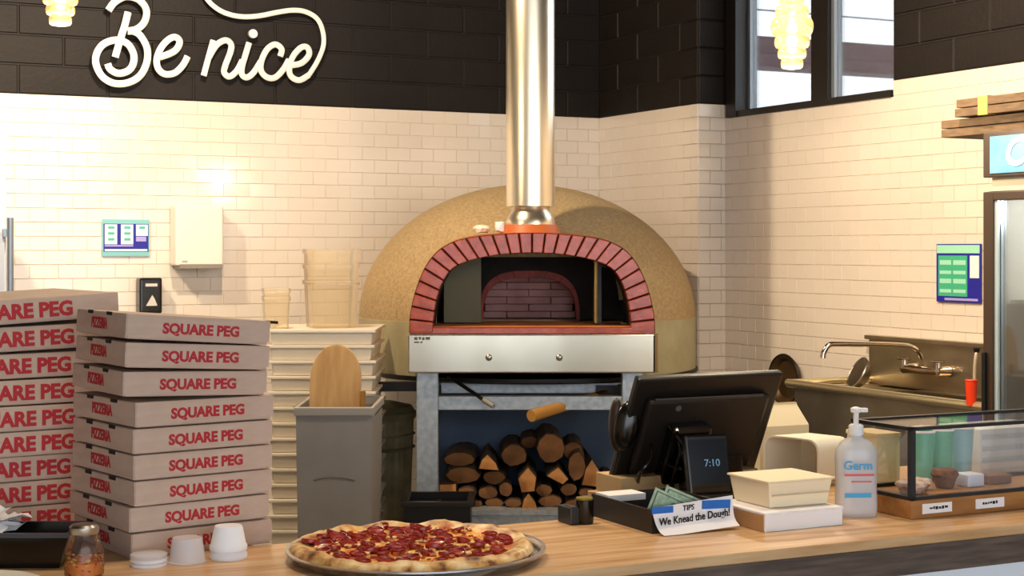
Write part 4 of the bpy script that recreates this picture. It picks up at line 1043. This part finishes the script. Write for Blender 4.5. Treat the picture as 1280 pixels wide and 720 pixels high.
mf = thing('muffin', 'dark brown chocolate muffin in the display case', 'muffin', ct(1.20, .27, CZ+.043))
MB().lathe([(.02, 0), (.028, .024)], 20).build('paper_case', mat('brown_case', '#6b4630', .7), mf)
b = MB(); b.lathe([(.028, .023), (.033, .03), (.028, .042), (.001, .046)], 20)
for v in b.v: v.z += noise.noise(v*90)*.004
b.build('muffin_top', mat('muffin_brown', '#4a2817', .8, color2='#7a4a2a', scale=90), mf)
o = tag(MB().box(0, .05, 0, .05, 0, .03).build('napkin_packet', mat('pale_blue_packet', '#c9cfe0', .4), None, ct(1.245, .24, CZ+.043), PHI, bevel=.004), 'pale blue wrapped packet right of the muffin in the display case', 'packet')
o = tag(MB().box(0, .07, 0, .045, 0, .022).build('brownie', mat('brownie_brown', '#7a4222', .7, color2='#5a2f18', scale=50), None, ct(1.32, .25, CZ+.043), PHI, bevel=.004), 'brown brownie bar at the right in the display case', 'brownie')
CUPG = mat('teal_cup', '#5fb59a', .5); CUPB = mat('pale_blue_cup', '#8fc3cf', .5)
for t_, u_, m_, lab in ((1.33, .50, CUPG, 'tall teal paper cup behind the left part of the display case'), (1.40, .51, CUPG, 'tall teal paper cup behind the muffin in the display case'), (1.475, .52, CUPB, 'tall pale blue paper cup standing right of the teal cups')):
    c = thing('paper_cup', lab, 'cup', ct(t_, u_), 0, 'paper cups behind the case')
    MB().lathe([(.024, 0), (.033, .145), (.031, .145), (.022, .004), (.001, .004)], 28).build('cup_wall', m_, c)
    MB().lathe([(.0335, .142), (.035, .145), (.0335, .148), (.032, .146)], 28, cap0=False, cap1=False).build('rolled_rim', PAPER, c)

# ------------------------------------------------------------------ sink on the right wall
SKM = mat('sink_steel', '#b9ad98', .3, .95, color2='#a3957f', scale=4)
SK = thing('sink_unit', 'stainless commercial sink with drainboard and tall backsplash on the right wall', 'sink', rw(0, 0, 0), PHI-PI/2)
sa, sb = rwl(1093, 450)[0], 2.46; zf = .985; sl = sa
rim0 = .445
MB().box(sa, sb, -.03, -.009, zf-.05, 1.167).build('backsplash', SKM, SK, bevel=.004)
MB().box(sa, sb, -.055, -.009, 1.155, 1.172).build('backsplash_lip', SKM, SK, bevel=.003)
b = MB(); b.box(sl, sa+.34, -rim0+.02, -.012, zf-.03, zf-.018); b.build('drainboard', SKM, SK)
b = MB()
b.cyl((sl, -rim0, zf), (sb, -rim0, zf), .017, n=14); b.cyl((sl, -rim0, zf), (sl, -.02, zf), .015, n=14)
b.build('rolled_rim', mat('sink_rim_steel', '#d8cba6', .28, .9), SK)
for a, c in ((sa+.35, sa+.78), (sa+.83, sb-.03)):
    b = MB(); b.box(a, c, -rim0+.008, -rim0+.016, .70, zf-.01); b.box(a, c, -.08, -.07, .70, zf-.02); b.box(a, a+.008, -rim0+.016, -.08, .70, zf-.02); b.box(c-.008, c, -rim0+.016, -.08, .70, zf-.02); b.box(a, c, -rim0+.016, -.08, .70, .708)
    b.build('basin', SKM, SK)
MB().box(sa+.04, sb-.02, -rim0+.004, -rim0+.007, .72, zf-.008).build('front_apron', SKM, SK)
b = MB(); b.box(sa+.1, sb, -.08, -.012, zf-.03, zf-.018); b.build('back_ledge', SKM, SK)
for x in (sl+.08, sa+.805, sb-.08):
    for y in (-.08, -rim0+.08): MB().cyl((x, y, 0), (x, y, .72 if x > sl+.1 else zf-.03), .02, n=12).build('leg', STEEL, SK)
MB().cyl((sl+.08, -.3, .25), (sb-.08, -.3, .25), .014, n=10).build('cross_bar', STEEL, SK)
# faucet
fs0, fz0 = rwl(1172, 460)
FA = thing('faucet', 'chrome wall mounted faucet with long swing spout and two handles over the sink', 'faucet', rw(fs0, .032, 0), PHI-PI/2)
CH = mat('chrome', '#e2d3c2', .12, 1)
b = MB(); b.cyl((-.10, -.05, fz0-.005), (.10, -.05, fz0-.005), .016, n=14); b.build('bridge', CH, FA)
for x in (-.10, .10):
    MB().cyl((x, 0, fz0-.005), (x, -.06, fz0-.005), .022, .019, n=16).build('valve', CH, FA)
    b = MB(); b.cyl((x, -.05, fz0-.005), (x, -.05, fz0+.03), .016, .012, n=12); b.cyl((x-.03, -.06, fz0+.035), (x+.03, -.05, fz0+.035), .007, n=10); b.build('handle', CH, FA)
sp = smoothpath([(0, -.05, fz0), (0, -.055, fz0+.05), (-.01, -.09, fz0+.085), (-.04, -.16, fz0+.095), (-.12, -.36, fz0+.10), (-.135, -.40, fz0+.095), (-.142, -.42, fz0+.07), (-.143, -.425, fz0+.045)], 6)
MB().tube(sp, .011, 12).build('spout', CH, FA)
# red cup in the sink
s0, z0_ = rwl(1214, 506)
rc = thing('red_cup', 'bright red plastic cup standing on the sink ledge beside the cooler', 'cup', rw(2.02, .045+.28, zf-.018))
p_ = P(1214, 507, 5.55)
rc.location = (p_.x, p_.y, p_.z)
MB().lathe([(.016, 0), (.021, .088), (.0195, .088), (.015, .004), (.001, .004)], 24).build('cup_wall', mat('red_plastic', '#e23a12', .4), rc)
MB().lathe([(.021, .085), (.0225, .088), (.021, .091), (.02, .088)], 24, cap0=False, cap1=False).build('lip', mat('red_plastic', '#e23a12', .4), rc)
hs = MB(); hs.tube(smoothpath([(.012, 0, .03), (.012, 0, .12), (.016, .0, .17), (.022, .005, .19)], 5), .006, 10)
sprayer = thing('spray_wand', 'slim pale spray wand standing in the red cup', 'sprayer', rc.location)
hs.build('wand', mat('pale_wand', '#c9b8a4', .35, .4), sprayer)
MB().lathe([(.004, .18), (.011, .19), (.011, .20), (.004, .204)], 14, 0, Matrix.Translation((.02, .004, 0))).build('wand_head', DARKMET, sprayer)
# round pans
s0, z0_ = rwl(988, 474)
dk = thing('round_pan', 'dark round pan hanging on the right wall left of the sink', 'pan', rw(s0, .012, z0_), PHI-PI/2)
PANB = mat('dark_bronze_pan', '#6a5234', .4, .7, color2='#4f3c26', scale=10)
MB().lathe([(.001, .004), (.085, .004), (.10, .022), (.112, .026), (.114, .022), (.10, .0), (.001, .0)], 40, 0, Matrix.Rotation(PI/2, 4, 'X')).build('pan_dish', PANB, dk)
MB().lathe([(.108, .024), (.115, .03), (.118, .024), (.114, .018)], 40, 0, Matrix.Rotation(PI/2, 4, 'X'), True, False, False).build('pan_rim', DARKMET, dk)
p_ = rw(1.26, .21, zf-.018)
bw_ = thing('steel_bowl', 'steel mixing bowl tipped on its side on the drainboard', 'bowl', p_+Vector((0, 0, .063)), R(10))
prof = [((.068)*math.cos(a*PI/20), -.068*math.sin(a*PI/20)*.75) for a in range(0, 10)]+[(.001, -.051)]
b = MB(); b.lathe(prof+[(.001, -.049)]+[(r*.97, z*.96) for r, z in prof[-2::-1]], 36, 0, Matrix.Rotation(R(-62), 4, 'Y')); b.build('bowl_shell', SKM, bw_)
MB().lathe([(.067, -.003), (.072, 0), (.067, .003), (.064, 0)], 36, 0, Matrix.Rotation(R(-62), 4, 'Y'), True, False, False).build('bowl_rim', STEEL, bw_)

# ------------------------------------------------------------------ drinks cooler
cs = 2.511; cdp = .70
CO = thing('drinks_cooler', 'upright glass door drinks cooler with blue lit header, cut by the frame', 'cooler', rw(cs, 0, 0), PHI-PI/2)
CK = mat('cooler_dark_frame', '#3a2a1e', .4); CZT = CAMZ-(166-HOR)*5.138/F
zh = CAMZ-(222-HOR)*5.138/F; zd = CAMZ-(240-HOR)*5.138/F
cw = .75; CI = mat('cooler_inside', '#d6d4c8', .5)
b = MB(); b.box(0, cw, -.06, -.02, .0, CZT); b.box(0, .03, -cdp+.05, -.06, 0, CZT); b.box(cw-.03, cw, -cdp+.05, -.06, 0, CZT); b.box(.03, cw-.03, -cdp+.05, -.06, zh-.01, CZT); b.box(.03, cw-.03, -cdp+.05, -.06, .0, .14)
b.build('cabinet_body', CI, CO)
b = MB(); b.box(0, cw, -cdp, -cdp+.05, zh, CZT); b.build('header_frame', CK, CO, bevel=.003)
MB().box(.035, cw-.03, -cdp-.004, -cdp+.01, zh+.012, CZT-.014).build('header_panel', mat('header_blue', '#7fb4d8', .3, emit='#6fa9d4', estr=.25, color2='#4f8fc0', scale=6), CO)
put_text('header_lettering', text_mesh('Co', .125, mat('header_white', '#eef4fa', .4), bold=.003, shear=.25), CO, (.175, -cdp-.006, (zh+CZT)/2), (PI/2, 0, 0))
MB().box(.02, cw-.02, -cdp+.02, -cdp+.05, zd, zh).build('header_gap', mat('pale_gap', '#c9bca4', .5), CO)
b = MB(); b.box(0, .045, -cdp, -cdp+.05, .14, zd); b.box(cw-.045, cw, -cdp, -cdp+.05, .14, zd); b.box(.045, cw-.045, -cdp, -cdp+.05, zd-.028, zd); b.box(.045, cw-.045, -cdp, -cdp+.05, .14, .2)
b.build('door_frame', CK, CO, bevel=.003)
MB().box(.045, .06, -cdp+.006, -cdp+.03, .2, zd-.028).build('door_seal', mat('pale_blue_seal', '#b8c8cc', .3, .4), CO)
MB().box(.06, cw-.045, -cdp+.014, -cdp+.02, .2, zd-.028).build('door_glass', CLEAR, CO)
for zq in (.55, .88, 1.12, 1.36):
    b = MB(); b.box(.04, cw-.04, -cdp+.08, -.08, zq, zq+.008); b.build('shelf', mat('white_wire_shelf', '#d9d4c6', .5), CO)
MB().box(.008, .02, -cdp-.016, -cdp, .95, 1.2).build('handle', DARKMET, CO, bevel=.004)
lamp('cooler_fill_lamp', 'POINT', rw(cs+.3, .45, zd-.06), 5, color=(.9, .96, 1.0), shadow_soft_size=.04)  # unseen lamp added to brighten the cooler's interior
GB = mat('green_bottle', '#7d8a45', .3, coat=.4)
for i in range(4):
    p_ = rw(cs+.15+i*.1, .5, .888)
    c = thing('drink_bottle', ['first', 'second', 'third', 'fourth'][i]+' green drink bottle from the left on the cooler shelf', 'bottle', p_, 0, 'bottles in the cooler')
    MB().lathe([(.03, 0), (.032, .01), (.032, .09), (.013, .14), (.012, .165)], 22).build('bottle_glass', GB, c)
    MB().lathe([(.013, .165), (.013, .18), (.001, .181)], 16).build('cap', WHITEP, c)
# flat cardboard on the cooler
def bundle(s0, s1, d0, d1_, z, n, lab, tape=None):
    t = thing('cardboard_bundle', lab, 'cardboard', rw(s0, 0, z), PHI-PI/2)
    for i in range(n):
        h = .03
        MB().box(random.uniform(-.006, .006), s1-s0+random.uniform(-.01, .01), -d1_, -d0, i*h+.001, (i+1)*h-.002).build('flat_box', mat('bundle_cardboard', '#735c44', .85, color2='#5e4a35', scale=20, stretch=(1, 1, 5)), t, bevel=.0015, seg=1)
    if tape is not None:
        MB().box(tape-.022, tape+.022, -d1_-.002, -d0+.002, -.0005, n*h+.0012).build('tape_band', mat('yellow_tape', '#c79a4a', .4), t)
    return t
k_ = rw(0, 0)
bundle(2.27, 2.52+.62, .25, .66, CZT, 2, 'lower cardboard bundle overhanging the left edge of the drinks cooler')
bundle(2.37, 2.52+.60, .27, .69, CZT+.061, 2, 'upper cardboard bundle with yellow tape on the drinks cooler', .13)

# made-up pale goods added behind the display case as a bright backdrop
o = thing('backdrop_carton', 'made-up cream carton, pale backdrop behind the left end of the display case', 'carton', ct(1.27, .60), PHI)
MB().box(0, .075, 0, .12, 0, .12).build('carton_body', mat('cream_carton', '#f0dcb2', .7), o, bevel=.003)
MB().box(-.002, .077, -.002, .122, .12, .13).build('carton_lid', mat('cream_carton_lid', '#e8d0a0', .7), o)
o = thing('backdrop_roll', 'made-up white roll, pale backdrop between the teal cups and the blue cup', 'roll', ct(1.50, .66))
MB().lathe([(.02, 0), (.05, 0), (.05, .13), (.02, .13), (.02, 0)], 32, cap0=False, cap1=False).build('paper', PAPER, o)
MB().lathe([(.0195, .001), (.0195, .129)], 20, cap0=False, cap1=False).build('cardboard_core', CARDB, o)
o = thing('backdrop_box', 'made-up pale grey carton, backdrop behind the right part of the display case', 'carton', ct(1.575, .56), PHI)
MB().box(0, .26, 0, .16, 0, .13).build('carton_body', mat('pale_grey_carton', '#dfe2e4', .7), o, bevel=.003)
for i in range(4): MB().box(.01, .25, -.002, 0, .012+i*.03, .026+i*.03).build('printed_stripe', mat('carton_stripe', '#b9c4cc', .7), o)
